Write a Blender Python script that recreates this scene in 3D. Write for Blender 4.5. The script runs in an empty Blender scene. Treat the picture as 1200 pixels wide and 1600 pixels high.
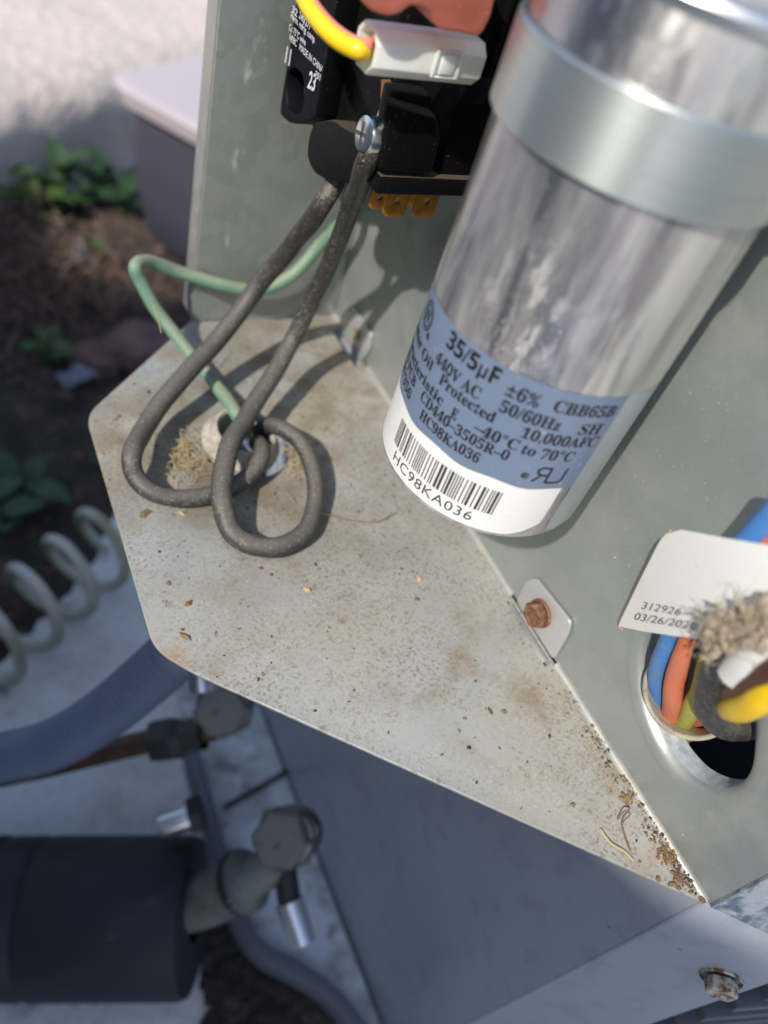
import bpy, bmesh, math, random
from math import sin, cos, pi, radians, sqrt, atan2
from mathutils import Vector, Matrix, noise
random.seed(7)
S = bpy.context.scene
COL = S.collection

# ------------------------------------------------------------------ camera, sky, sun, exposure
FPX = 1200.0                                     # focal length in pixels of the 1200x1600 photograph
RX = Vector((0.8718, -0.1671, 0.4605))           # world axes seen by the camera (right, down, forward)
RY = Vector((-0.4190, -0.7413, 0.5243))
RZ = Vector((0.2537, -0.6500, -0.7163))
CAM = Vector((-0.1393, 0.0, 0.1763))
cd = bpy.data.cameras.new('camera'); cam = bpy.data.objects.new('camera', cd); COL.objects.link(cam)
cd.sensor_fit = 'VERTICAL'; cd.sensor_height = 36; cd.lens = 27
cd.clip_start = 0.005; cd.clip_end = 200
cd.dof.use_dof = True; cd.dof.focus_distance = 0.187; cd.dof.aperture_fstop = 8.2
m = Matrix(((RX.x, -RX.y, -RX.z), (RY.x, -RY.y, -RY.z), (RZ.x, -RZ.y, -RZ.z))).to_4x4()
m.translation = CAM
cam.matrix_world = m
S.camera = cam
SUN = Vector((1.0, 0.49, -1.04)).normalized()    # the way the sunlight travels
w = bpy.data.worlds.new('World'); S.world = w; w.use_nodes = True
nt = w.node_tree; bg = nt.nodes['Background']
sky = nt.nodes.new('ShaderNodeTexSky'); sky.sky_type = 'NISHITA'; sky.sun_disc = False
sky.sun_elevation = math.asin(-SUN.z)
sky.sun_rotation = atan2(-SUN.x, -SUN.y)
nt.links.new(sky.outputs[0], bg.inputs[0]); bg.inputs[1].default_value = 0.15
sl = bpy.data.lights.new('sun', 'SUN'); sl.energy = 3.7; sl.angle = radians(1.2); sl.color = (1.0, 0.94, 0.84)
so = bpy.data.objects.new('sun', sl); COL.objects.link(so)
so.rotation_euler = SUN.to_track_quat('-Z', 'Y').to_euler(); so.location = (-3, -1.5, 3)
S.view_settings.view_transform = 'Standard'; S.view_settings.look = 'None'
S.view_settings.exposure = 0.42; S.view_settings.gamma = 1.0; S.view_settings.use_curve_mapping = False
S.cycles.max_bounces = 8; S.cycles.transparent_max_bounces = 8
S.cycles.use_denoising = True

# ------------------------------------------------------------------ helpers: placing
def ray(px, py):
    a = Vector((px - 600, py - 800, FPX)) / FPX
    return Vector((RX.dot(a), RY.dot(a), RZ.dot(a)))
def onx(px, py, x): r = ray(px, py); return CAM + r * ((x - CAM.x) / r.x)
def ony(px, py, y): r = ray(px, py); return CAM + r * ((y - CAM.y) / r.y)
def onz(px, py, z): r = ray(px, py); return CAM + r * ((z - CAM.z) / r.z)
def ond(px, py, d): return CAM + ray(px, py) * d
def onp(px, py, p, n): r = ray(px, py); return CAM + r * ((p - CAM).dot(n) / r.dot(n))
def V(*a): return Vector(a)

# ------------------------------------------------------------------ helpers: materials
def _n(nt, t, **k):
    n = nt.nodes.new(t)
    for a, v in k.items(): setattr(n, a, v)
    return n
def mat(name, col, rough=0.5, metal=0.0, layers=(), bump=None, spec=0.5, sss=0.0, sss_r=0.003, trans=0.0, aniso=0.0,
        rvar=None, coat=0.0, alpha=1.0):
    """layers: dicts with kind noise/vor/up, scale, lo, hi, col, amt, rough, metal, detail, off"""
    ma = bpy.data.materials.new(name); ma.use_nodes = True
    nt = ma.node_tree; L = nt.links.new; b = nt.nodes['Principled BSDF']
    tc = _n(nt, 'ShaderNodeTexCoord')
    def co(scale, off):
        mp = _n(nt, 'ShaderNodeMapping')
        sc = scale if isinstance(scale, tuple) else (scale,) * 3
        mp.inputs['Scale'].default_value = sc; mp.inputs['Location'].default_value = (off, off * 1.7, off * 0.6)
        L(tc.outputs['Object'], mp.inputs['Vector']); return mp.outputs[0]
    c = None; r = None; mt = None; k = 0
    for ly in layers:
        k += 1
        kind = ly.get('kind', 'noise')
        if kind == 'up':
            g = _n(nt, 'ShaderNodeNewGeometry'); sp = _n(nt, 'ShaderNodeSeparateXYZ'); L(g.outputs['Normal'], sp.inputs[0])
            src = sp.outputs['Z']
        elif kind == 'near':
            vm = _n(nt, 'ShaderNodeVectorMath', operation='DISTANCE'); L(tc.outputs['Object'], vm.inputs[0]); vm.inputs[1].default_value = ly['point']
            src = vm.outputs['Value']
        elif kind == 'vor':
            v = _n(nt, 'ShaderNodeTexVoronoi'); L(co(ly['scale'], k * 3.1), v.inputs['Vector']); v.inputs['Scale'].default_value = 1
            v.feature = ly.get('feature', 'F1')
            if ly.get('cell'):
                sp = _n(nt, 'ShaderNodeSeparateXYZ'); L(v.outputs['Color'], sp.inputs[0]); src = sp.outputs[0]
            else: src = v.outputs['Distance']
        else:
            v = _n(nt, 'ShaderNodeTexNoise'); L(co(ly['scale'], ly.get('off', k * 3.1)), v.inputs['Vector'])
            v.inputs['Scale'].default_value = 1; v.inputs['Detail'].default_value = ly.get('detail', 4)
            v.inputs['Roughness'].default_value = ly.get('nr', 0.6); v.inputs['Distortion'].default_value = ly.get('dist', 0)
            src = v.outputs['Fac']
        mr = _n(nt, 'ShaderNodeMapRange'); mr.inputs[1].default_value = ly['lo']; mr.inputs[2].default_value = ly['hi']
        mr.inputs[3].default_value = 0; mr.inputs[4].default_value = ly.get('amt', 1.0)
        L(src, mr.inputs[0]); fac = mr.outputs[0]
        if 'mask' in ly:                              # a second noise that breaks the layer up
            v2 = _n(nt, 'ShaderNodeTexNoise'); L(co(ly['mask'][0], k * 7.7), v2.inputs['Vector']); v2.inputs['Scale'].default_value = 1
            v2.inputs['Detail'].default_value = 4
            m2 = _n(nt, 'ShaderNodeMapRange'); m2.inputs[1].default_value = ly['mask'][1]; m2.inputs[2].default_value = ly['mask'][2]
            L(v2.outputs['Fac'], m2.inputs[0])
            mu = _n(nt, 'ShaderNodeMath', operation='MULTIPLY'); L(fac, mu.inputs[0]); L(m2.outputs[0], mu.inputs[1]); fac = mu.outputs[0]
        if 'col' in ly:
            mx = _n(nt, 'ShaderNodeMix', data_type='RGBA'); L(fac, mx.inputs[0])
            if c is None: mx.inputs[6].default_value = (*col, 1)
            else: L(c, mx.inputs[6])
            mx.inputs[7].default_value = (*ly['col'], 1); c = mx.outputs[2]
        for key, cur, base in (('rough', r, rough), ('metal', mt, metal)):
            if key in ly:
                mx = _n(nt, 'ShaderNodeMix', data_type='FLOAT'); L(fac, mx.inputs[0])
                if cur is None: mx.inputs[2].default_value = base
                else: L(cur, mx.inputs[2])
                mx.inputs[3].default_value = ly[key]
                if key == 'rough': r = mx.outputs[0]
                else: mt = mx.outputs[0]
    b.inputs['Base Color'].default_value = (*col, 1)
    if c is not None: L(c, b.inputs['Base Color'])
    b.inputs['Roughness'].default_value = rough
    if r is not None: L(r, b.inputs['Roughness'])
    b.inputs['Metallic'].default_value = metal
    if mt is not None: L(mt, b.inputs['Metallic'])
    b.inputs['Specular IOR Level'].default_value = spec
    if sss: b.inputs['Subsurface Weight'].default_value = sss; b.inputs['Subsurface Scale'].default_value = sss_r; b.inputs['Subsurface Radius'].default_value = (1, .8, .6)
    if trans: b.inputs['Transmission Weight'].default_value = trans
    if coat: b.inputs['Coat Weight'].default_value = coat; b.inputs['Coat Roughness'].default_value = .15
    if alpha < 1: b.inputs['Alpha'].default_value = alpha
    if aniso:
        b.inputs['Anisotropic'].default_value = aniso; b.inputs['Anisotropic Rotation'].default_value = .25
        tg_ = _n(nt, 'ShaderNodeTangent', direction_type='RADIAL', axis='Z'); L(tg_.outputs[0], b.inputs['Tangent'])
    if bump:
        prev = None
        for sc, st, dist in bump:
            v = _n(nt, 'ShaderNodeTexNoise'); L(co(sc, 1.3), v.inputs['Vector']); v.inputs['Scale'].default_value = 1; v.inputs['Detail'].default_value = 5
            bp = _n(nt, 'ShaderNodeBump'); bp.inputs['Strength'].default_value = st; bp.inputs['Distance'].default_value = dist
            L(v.outputs['Fac'], bp.inputs['Height'])
            if prev: L(prev, bp.inputs['Normal'])
            prev = bp.outputs[0]
        L(prev, b.inputs['Normal'])
    return ma

TAN = (.36, .29, .19); BROWN = (.13, .08, .045); GREY = (.33, .34, .32)
MT = {}
MT['shelf'] = mat('dusty_galvanised', (.335, .34, .325), .5, .3, [
    dict(scale=40, lo=.35, hi=.7, col=(.385, .39, .38), detail=6),
    dict(scale=18, lo=.40, hi=.64, col=(.31, .29, .24), amt=.75, detail=8, rough=.8, metal=0.0),
    dict(scale=75, lo=.51, hi=.68, col=(.20, .15, .09), amt=.75, detail=9, metal=0.0, mask=(15, .42, .6)),
    dict(kind='near', point=(-.1075, -.004, .288), lo=.010, hi=.001, col=(.30, .125, .035), amt=.95, metal=0, rough=.85, mask=(220, .35, .6)),
    dict(kind='near', point=(-.062, .067, .288), lo=.085, hi=.014, col=(.15, .115, .07), amt=.9, metal=0, rough=.85, mask=(60, .38, .60)),
    dict(kind='near', point=(-.015, .10, .288), lo=.06, hi=.01, col=(.15, .11, .065), amt=.85, metal=0, rough=.85, mask=(90, .44, .62)),
    dict(kind='near', point=(-.002, -.10, .288), lo=.035, hi=.004, col=(.26, .20, .14), amt=.7, metal=0, rough=.85, mask=(120, .42, .6)),
    dict(scale=260, lo=.58, hi=.70, col=(.18, .14, .09), amt=.8, detail=7, metal=0.0, mask=(22, .36, .54)),
    dict(scale=1000, lo=.51, hi=.66, col=(.165, .14, .095), amt=.75, detail=3, mask=(28, .30, .54)),
    dict(scale=420, lo=.67, hi=.72, col=(.12, .075, .035), amt=.9, detail=4, mask=(30, .46, .62)),
    dict(scale=1500, lo=.62, hi=.74, col=(.52, .50, .46), amt=.6, detail=2)],
    bump=[(700, .3, .0004), (90, .1, .001)])
GAL = [dict(kind='vor', scale=210, lo=0, hi=1, cell=True, col=(.42, .445, .435), amt=.55),
    dict(scale=25, lo=.35, hi=.7, col=(.30, .325, .32), detail=6, amt=.8),
    dict(scale=60, lo=.5, hi=.72, col=(.27, .25, .20), amt=.6, rough=.75, metal=.1, detail=8, mask=(16, .45, .62)),
    dict(scale=1300, lo=.64, hi=.74, col=(.7, .7, .66), amt=.7, metal=.0, mask=(35, .45, .62)),
    dict(scale=500, lo=.68, hi=.76, col=(.2, .16, .1), amt=.6, metal=.0)]
MT['gal'] = mat('galvanised_sheet', (.37, .395, .39), .46, .62, GAL, bump=[(500, .12, .0004), (30, .06, .002)])
MT['gal_rear'] = mat('galvanised_sheet_rear', (.285, .31, .295), .5, .5, GAL + [
    dict(scale=(160, 160, 60), lo=.6, hi=.72, col=(.62, .65, .60), amt=.7, metal=.1, mask=((60, 60, 14), .52, .62))], bump=[(500, .12, .0004)])
MT['bend'] = mat('bent_zinc_edge', (.42, .43, .41), .45, .6, [dict(scale=200, lo=.4, hi=.7, col=(.36, .33, .26), rough=.7, metal=.2, amt=.6)], bump=[(600, .15, .0003)])
MT['scuffed'] = mat('scuffed_zinc_flange', (.42, .47, .52), .4, .6, [
    dict(scale=(150, 150, 60), lo=.46, hi=.6, col=(.13, .19, .25), detail=8, dist=1.5), dict(scale=400, lo=.6, hi=.7, col=(.7, .74, .76), amt=.8)], bump=[(300, .4, .0006)])
MT['zinc_tab'] = mat('zinc_tab', (.52, .53, .53), .45, .6, [dict(scale=300, lo=.5, hi=.7, col=(.4, .36, .28), amt=.5, metal=.1)], bump=[(700, .1, .0003)])
MT['rust'] = mat('rusty_screw', (.19, .085, .045), .75, .1, [dict(scale=700, lo=.45, hi=.65, col=(.09, .04, .022)), dict(scale=400, lo=.56, hi=.7, col=(.38, .22, .12), amt=.8)], bump=[(1200, .5, .0005)])
MT['rusty_plated'] = mat('rusty_plated_screw', (.62, .58, .46), .5, .4, [dict(scale=380, lo=.47, hi=.6, col=(.22, .09, .03), metal=0, rough=.8), dict(scale=900, lo=.55, hi=.7, col=(.12, .06, .03), amt=.7)], bump=[(900, .4, .0004)])
MT['alu'] = mat('brushed_aluminium', (.92, .90, .86), .27, 1.0, [
    dict(scale=(110, 110, 3.5), lo=.42, hi=.62, col=(.50, .485, .52), detail=5, rough=.34),
    dict(scale=(50, 50, 11), lo=.45, hi=.66, col=(.82, .78, .69), amt=.85, detail=8, rough=.5, metal=.55, dist=.6),
    dict(scale=(260, 260, 16), lo=.50, hi=.68, col=(.28, .255, .285), amt=.75, detail=8, mask=((60, 60, 8), .42, .60)),
    dict(scale=(500, 500, 170), lo=.48, hi=.66, col=(.62, .61, .60), amt=.4, rough=.65, metal=.45, mask=(38, .40, .60)),
    dict(scale=1500, lo=.62, hi=.72, col=(.75, .74, .72), amt=.6, metal=0, rough=.8, mask=(60, .4, .6)),
    dict(scale=(300, 300, 30), lo=.67, hi=.74, col=(.16, .13, .13), amt=.6)],
    bump=[((420, 420, 14), .08, .0003), (900, .06, .0002)], aniso=.72)
MT['strap'] = mat('strap_steel', (.68, .725, .695), .38, .9, [
    dict(scale=(25, 25, 1500), lo=.35, hi=.7, col=(.49, .53, .51), amt=.5, rough=.44, detail=3),
    dict(scale=30, lo=.4, hi=.7, col=(.54, .59, .58), amt=.6), dict(scale=900, lo=.67, hi=.74, col=(.8, .8, .76), amt=.4)], bump=[((20, 20, 1800), .08, .0002)], aniso=.75)
MT['can_rim'] = mat('can_crimped_rim', (.7, .72, .7), .35, .9)
MT['sleeve'] = mat('blue_printed_sleeve', (.150, .200, .290), .36, 0, [
    dict(scale=60, lo=.4, hi=.7, col=(.175, .225, .315), amt=.6), dict(scale=(900, 900, 300), lo=.66, hi=.73, col=(.6, .63, .66), amt=.6)], coat=.25, bump=[(250, .05, .0004)])
MT['clear'] = mat('worn_clear_film', (.50, .55, .56), .35, .45, [dict(scale=(200, 200, 60), lo=.4, hi=.7, col=(.42, .44, .44), amt=.8)])
MT['white_paper'] = mat('white_paper_label', (.76, .75, .735), .5, 0, [dict(scale=80, lo=.5, hi=.75, col=(.62, .60, .56), amt=.5), dict(scale=600, lo=.69, hi=.75, col=(.35, .3, .22), amt=.6)], coat=.15)
MT['tag'] = mat('tag_paper', (.86, .85, .82), .45, 0, [dict(scale=60, lo=.5, hi=.75, col=(.78, .76, .70), amt=.6), dict(scale=500, lo=.7, hi=.76, col=(.4, .3, .18), amt=.7)], coat=.1)
MT['tag_edge'] = mat('yellowed_tag_edge', (.62, .48, .24), .6)
MT['ink'] = mat('black_ink', (.012, .012, .014), .45)
MT['ink_thin'] = mat('grey_black_ink', (.05, .05, .05), .5)
MT['white_ink'] = mat('white_print', (.62, .62, .68), .5)
DUST = dict(kind='up', lo=.2, hi=1.0, col=(.16, .145, .12), amt=.55, rough=.85)
MT['black_wire'] = mat('dusty_black_rubber', (.028, .028, .03), .42, 0, [
    dict(scale=120, lo=.45, hi=.7, col=(.05, .048, .045), amt=.8), DUST,
    dict(scale=700, lo=.50, hi=.68, col=(.22, .19, .145), amt=.5, rough=.9, mask=(60, .4, .6)),
    dict(scale=1500, lo=.58, hi=.70, col=(.42, .38, .3), amt=.6), dict(scale=(200, 200, 60), lo=.66, hi=.72, col=(.02, .02, .02), amt=.9)], bump=[(900, .12, .0003), (250, .06, .0005)])
MT['green_wire'] = mat('dusty_green_insulation', (.11, .235, .165), .48, 0, [
    dict(scale=70, lo=.4, hi=.65, col=(.17, .255, .175), amt=.9), dict(kind='up', lo=.3, hi=1, col=(.28, .265, .19), amt=.6, rough=.8),
    dict(scale=700, lo=.58, hi=.7, col=(.4, .36, .24), amt=.6)])
MT['yellow'] = mat('yellow_insulation', (.85, .56, .01), .4, 0, [dict(scale=500, lo=.62, hi=.7, col=(.45, .3, .05), amt=.5, mask=(80, .5, .65))], coat=.2)
MT['pink'] = mat('pink_tracer', (.75, .25, .18), .45)
MT['blue_wire'] = mat('blue_insulation', (.06, .20, .50), .45, 0, [dict(scale=160, lo=.5, hi=.7, col=(.15, .21, .31), amt=.8), dict(scale=900, lo=.58, hi=.7, col=(.35, .36, .35), amt=.4)])
MT['salmon'] = mat('orange_insulation', (.60, .165, .085), .5, 0, [dict(scale=120, lo=.45, hi=.7, col=(.48, .2, .13), amt=.8), dict(scale=800, lo=.6, hi=.68, col=(.12, .05, .04), amt=.9, mask=(150, .4, .58))])
MT['red_wire'] = mat('red_insulation', (.5, .04, .07), .45)
MT['brown_wire'] = mat('brown_insulation', (.10, .035, .02), .42, 0, [dict(scale=900, lo=.66, hi=.74, col=(.4, .3, .2), amt=.6)])
MT['yellow_green'] = mat('yellow_green_insulation', (.42, .40, .06), .5, 0, [dict(scale=200, lo=.4, hi=.65, col=(.32, .36, .12))])
MT['white_plastic'] = mat('milky_nylon', (.88, .87, .78), .35, 0, [dict(scale=120, lo=.4, hi=.7, col=(.82, .81, .70), amt=.6)], sss=.6, sss_r=.004)
MT['red_plastic'] = mat('translucent_red_nylon', (.80, .27, .19), .2, 0, [dict(scale=130, lo=.45, hi=.7, col=(.66, .26, .16), amt=.7), dict(scale=500, lo=.66, hi=.74, col=(.85, .6, .5), amt=.5), dict(scale=(60, 60, 200), lo=.6, hi=.7, col=(.35, .10, .08), amt=.6)], sss=.5, sss_r=.005, trans=.45)
MT['sleeve_ring'] = mat('white_sleeve_plastic', (.46, .43, .37), .4, 0, [dict(scale=160, lo=.4, hi=.65, col=(.30, .255, .19), amt=.8), dict(scale=700, lo=.55, hi=.7, col=(.2, .16, .11), amt=.7)])
MT['bakelite'] = mat('black_bakelite', (.006, .0055, .0055), .42, 0, [dict(scale=1400, lo=.66, hi=.74, col=(.25, .24, .22), amt=.6), dict(kind='up', lo=.45, hi=.98, col=(.085, .07, .05), amt=.8, rough=.75)], spec=.10, bump=[(900, .06, .0003)])
MT['plate'] = mat('black_plate', (.006, .006, .009), .5, 0, spec=.12, layers=[dict(scale=1400, lo=.68, hi=.75, col=(.2, .2, .22), amt=.6)])
MT['zinc_screw'] = mat('bright_zinc_plating', (.72, .73, .74), .22, 1.0, [dict(scale=400, lo=.5, hi=.7, col=(.55, .52, .42), amt=.5, rough=.4)])
MT['slot'] = mat('dark_slot', (.05, .05, .05), .6)
MT['copper'] = mat('copper_strands', (.55, .22, .10), .35, .9)
MT['brass'] = mat('tarnished_brass', (.62, .28, .05), .42, .75, [dict(scale=300, lo=.45, hi=.7, col=(.34, .15, .03), amt=.8)])
MT['paint'] = mat('blue_grey_paint', (.325, .355, .425), .36, 0, [
    dict(scale=9, lo=.35, hi=.7, col=(.37, .39, .43), amt=.8),
    dict(scale=(45, 45, 9), lo=.5, hi=.72, col=(.36, .365, .37), amt=.45, detail=7, rough=.6), dict(scale=90, lo=.52, hi=.7, col=(.22, .235, .27), amt=.6, detail=9),
    dict(scale=(30, 30, 500), lo=.7, hi=.74, col=(.42, .44, .48), amt=.6, mask=(25, .5, .62)), dict(scale=700, lo=.7, hi=.74, col=(.6, .62, .64), amt=.9, mask=(30, .5, .6)),
    dict(scale=230, lo=.7, hi=.74, col=(.05, .045, .04), amt=.8), dict(scale=(60, 25, 25), lo=.68, hi=.75, col=(.32, .34, .38), amt=.6)], coat=.2, bump=[(350, .04, .0005)])
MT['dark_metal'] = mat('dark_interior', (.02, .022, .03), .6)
MT['fin'] = mat('dirty_fins', (.045, .042, .038), .7, .3, [dict(scale=600, lo=.45, hi=.65, col=(.16, .15, .13))])
MT['guard'] = mat('guard_paint', (.10, .105, .12), .5)
MT['pan'] = mat('base_pan_paint', (.74, .77, .79), .5, 0, [dict(scale=22, lo=.45, hi=.62, col=(.2, .18, .11), amt=.9, detail=8), dict(scale=60, lo=.55, hi=.7, col=(.06, .05, .035), amt=.8)])
MT['conduit'] = mat('grey_liquidtight', (.115, .145, .215), .5, 0, [dict(scale=60, lo=.45, hi=.7, col=(.15, .17, .22), amt=.8), dict(scale=150, lo=.6, hi=.72, col=(.25, .25, .25), amt=.5)])
MT['concrete'] = mat('pad_concrete', (.72, .705, .69), .85, 0, [
    dict(scale=12, lo=.38, hi=.65, col=(.76, .74, .71), detail=8), dict(scale=9, lo=.52, hi=.66, col=(.52, .44, .35), amt=.8, detail=8),
    dict(scale=28, lo=.6, hi=.7, col=(.13, .125, .12), amt=.75, detail=6), dict(scale=250, lo=.55, hi=.7, col=(.3, .28, .25), amt=.5)], bump=[(120, .4, .003), (600, .3, .001)])
MT['stucco'] = mat('rough_concrete', (.55, .465, .42), .9, 0, [dict(scale=16, lo=.4, hi=.65, col=(.60, .515, .465), detail=8), dict(scale=70, lo=.5, hi=.7, col=(.42, .38, .37), amt=.7)], bump=[(60, .7, .008), (200, .5, .003)])
MT['soil'] = mat('dark_soil', (.028, .020, .016), .95, 0, [dict(scale=25, lo=.4, hi=.65, col=(.07, .048, .036), detail=8), dict(scale=90, lo=.55, hi=.7, col=(.12, .085, .065), amt=.8)], bump=[(80, .8, .008)])
MT['foam'] = mat('black_pipe_foam', (.013, .0135, .019), .65, 0, [dict(scale=30, lo=.45, hi=.7, col=(.024, .022, .027)), dict(scale=(8, 60, 60), lo=.62, hi=.7, col=(.055, .05, .05), amt=.6), dict(scale=300, lo=.67, hi=.74, col=(.1, .095, .09), amt=.6)], bump=[(200, .25, .001)])
MT['valve'] = mat('tarnished_valve', (.16, .165, .15), .5, .45, [dict(scale=120, lo=.4, hi=.7, col=(.22, .21, .17), rough=.7), dict(scale=260, lo=.6, hi=.7, col=(.06, .06, .055), amt=.7)], bump=[(300, .2, .0006)])
MT['valve_dark'] = mat('dark_valve_body', (.03, .03, .03), .55, .3)
MT['cut_edge'] = mat('fresh_cut_edge', (.52, .57, .63), .5, .35, [dict(scale=400, lo=.4, hi=.65, col=(.36, .40, .45))])
MT['old_brass'] = mat('dull_dimple', (.30, .24, .14), .6, .3)
MT['silver'] = mat('silver_stub', (.75, .76, .78), .28, .9)
MT['old_copper'] = mat('old_copper_pipe', (.12, .055, .03), .55, .35, [dict(scale=100, lo=.4, hi=.7, col=(.05, .03, .02))])
MT['bracket'] = mat('grey_bracket', (.15, .155, .185), .5, .2)
MT['spiral'] = mat('weathered_shaded_spiral', (.50, .495, .43), .5, 0, [dict(scale=14, lo=.45, hi=.6, col=(.28, .275, .15), amt=.9), dict(kind='up', lo=.25, hi=-.45, col=(.16, .155, .06), amt=.9)])  # olive on downward faces: shade of the underside put into the colour
MT['spiral_in'] = mat('mossy_spiral', (.20, .19, .09), .7, 0, [dict(scale=30, lo=.45, hi=.65, col=(.32, .30, .2))])
MT['bin'] = mat('shade_toned_bin_plastic', (.050, .048, .068), .5, 0, [dict(scale=8, lo=.4, hi=.7, col=(.06, .057, .078))])  # body darkened to carry the shade of the bin's sides in its colour
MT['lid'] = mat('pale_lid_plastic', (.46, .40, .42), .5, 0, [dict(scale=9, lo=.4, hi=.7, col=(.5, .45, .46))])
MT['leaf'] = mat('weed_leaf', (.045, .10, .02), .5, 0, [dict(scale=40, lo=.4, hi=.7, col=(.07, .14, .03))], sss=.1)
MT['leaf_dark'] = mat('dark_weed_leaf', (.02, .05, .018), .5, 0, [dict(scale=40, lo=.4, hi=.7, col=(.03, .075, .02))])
MT['twig'] = mat('dry_twig', (.17, .11, .08), .9, 0, [dict(scale=60, lo=.4, hi=.7, col=(.09, .055, .04))])
MT['rock'] = mat('reddish_stone', (.19, .10, .09), .9, 0, [dict(scale=40, lo=.4, hi=.7, col=(.1, .065, .06))], bump=[(90, .6, .004)])
MT['litter'] = mat('litter_paper', (.36, .38, .46), .7)
MT['lint'] = mat('dusty_lint', (.44, .365, .27), .95, 0, [dict(scale=300, lo=.4, hi=.65, col=(.34, .275, .195)), dict(scale=700, lo=.62, hi=.7, col=(.06, .05, .04), amt=.8)], bump=[(900, 1.0, .0012)])
MT['flake'] = mat('brown_debris', (.15, .09, .045), .9, 0, [dict(scale=400, lo=.4, hi=.65, col=(.24, .16, .085)), dict(scale=200, lo=.55, hi=.7, col=(.06, .035, .02))])
MT['dark_crumb'] = mat('dark_crumb', (.05, .035, .022), .95)
MT['leaf_dry'] = mat('dry_orange_leaf', (.36, .12, .035), .8, 0, [dict(scale=500, lo=.4, hi=.65, col=(.2, .07, .03))])
MT['straw'] = mat('dry_straw', (.42, .33, .18), .9)
MT['wall'] = mat('shade_wall_grey', (.34, .33, .32), .9, 0, [dict(scale=6, lo=.4, hi=.7, col=(.28, .27, .26))])

# ------------------------------------------------------------------ helpers: meshes and objects
LOC = {}
def link(name, me, ma, parent=None, loc=None, smooth=30):
    mats = ma if isinstance(ma, (list, tuple)) else [ma]
    for x in mats: me.materials.append(x)
    o = bpy.data.objects.new(name, me); COL.objects.link(o)
    if parent is not None:
        base = LOC[parent.name]; o.parent = parent
    else:
        base = Vector(loc) if loc is not None else sum((v.co for v in me.vertices), Vector()) / max(1, len(me.vertices))
        if loc is None: base.z = min(v.co.z for v in me.vertices)
        o.location = base
    LOC[o.name] = base
    me.transform(Matrix.Translation(-base))
    if smooth is not None and len(me.polygons):
        me.polygons.foreach_set('use_smooth', [True] * len(me.polygons))
        me.set_sharp_from_angle(angle=radians(smooth))
    me.update()
    return o
def build(name, bm, ma, parent=None, loc=None, smooth=30):
    me = bpy.data.meshes.new(name)
    bmesh.ops.recalc_face_normals(bm, faces=bm.faces)
    bm.to_mesh(me); bm.free()
    return link(name, me, ma, parent, loc, smooth)
def thing(name, label, cat, loc, group=None):
    o = bpy.data.objects.new(name, None); COL.objects.link(o); o.location = loc; o.empty_display_size = .01
    LOC[o.name] = Vector(loc); return tag(o, label, cat, group)
def tag(o, label, cat, group=None):
    o['label'] = label; o['category'] = cat
    if group: o['group'] = group
    return o
def kind(o, k): o['kind'] = k; return o

def spline(pts, n=8, closed=False):
    P = [Vector(p) for p in pts]; out = []
    N = len(P)
    for i in range(N if closed else N - 1):
        if closed: a, b, c, d = P[i - 1], P[i], P[(i + 1) % N], P[(i + 2) % N]
        else: a, b, c, d = P[max(i - 1, 0)], P[i], P[i + 1], P[min(i + 2, N - 1)]
        for k in range(n):
            t = k / n
            out.append(.5 * ((2 * b) + (c - a) * t + (2 * a - 5 * b + 4 * c - d) * t * t + (3 * b - a - 3 * c + d) * t ** 3))
    if not closed: out.append(P[-1])
    return out
def tube(path, r, seg=14, bm=None, caps=True, closed=False, flat=None):
    """sweep a circle (or a flat oval: flat = (width, thickness)) along a path; r may be a function of 0..1"""
    bm = bm or bmesh.new(); n = len(path); rings = []
    t0 = (path[1] - path[0]).normalized()
    nrm = t0.orthogonal().normalized()
    for i, p in enumerate(path):
        a = path[i - 1] if (i > 0 or closed) else path[0]; b = path[(i + 1) % n] if (i < n - 1 or closed) else path[-1]
        t = (b - a).normalized() if (b - a).length > 1e-9 else t0
        nrm = (nrm - t * nrm.dot(t)).normalized(); bn = t.cross(nrm)
        rr = r(i / (n - 1)) if callable(r) else r
        ring = []
        for k in range(seg):
            th = 2 * pi * k / seg
            ring.append(bm.verts.new(p + (nrm * cos(th) + bn * sin(th)) * rr))
        rings.append(ring)
    for i in range(n if closed else n - 1):
        A, B = rings[i], rings[(i + 1) % n]
        for k in range(seg): bm.faces.new((A[k], A[(k + 1) % seg], B[(k + 1) % seg], B[k]))
    if caps and not closed: bm.faces.new(rings[0][::-1]); bm.faces.new(rings[-1])
    return bm
def frame(axis, up=None):
    w_ = Vector(axis).normalized()
    u_ = (Vector(up) if up is not None else w_.orthogonal()); u_ = (u_ - w_ * u_.dot(w_)).normalized()
    return u_, w_.cross(u_), w_
def lathe(prof, origin, axis, seg=48, bm=None, a0=0.0, a1=2 * pi, up=None, cap0=False, cap1=False):
    """prof: (radius, height) pairs"""
    bm = bm or bmesh.new(); u, v, w_ = frame(axis, up); origin = Vector(origin)
    full = abs(a1 - a0 - 2 * pi) < 1e-6; cols = seg if full else seg + 1; rings = []
    for r, h in prof:
        if r < 1e-7: rings.append([bm.verts.new(origin + w_ * h)] * cols); continue
        rings.append([bm.verts.new(origin + w_ * h + (u * cos(a0 + (a1 - a0) * k / seg) + v * sin(a0 + (a1 - a0) * k / seg)) * r) for k in range(cols)])
    for A, B in zip(rings, rings[1:]):
        for k in range(seg):
            q = [A[k], A[(k + 1) % cols], B[(k + 1) % cols], B[k]]; q = [x for i, x in enumerate(q) if x not in q[:i]]
            if len(q) > 2: bm.faces.new(q)
    if cap0: bm.faces.new(rings[0][::-1])
    if cap1: bm.faces.new(rings[-1])
    return bm
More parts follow.
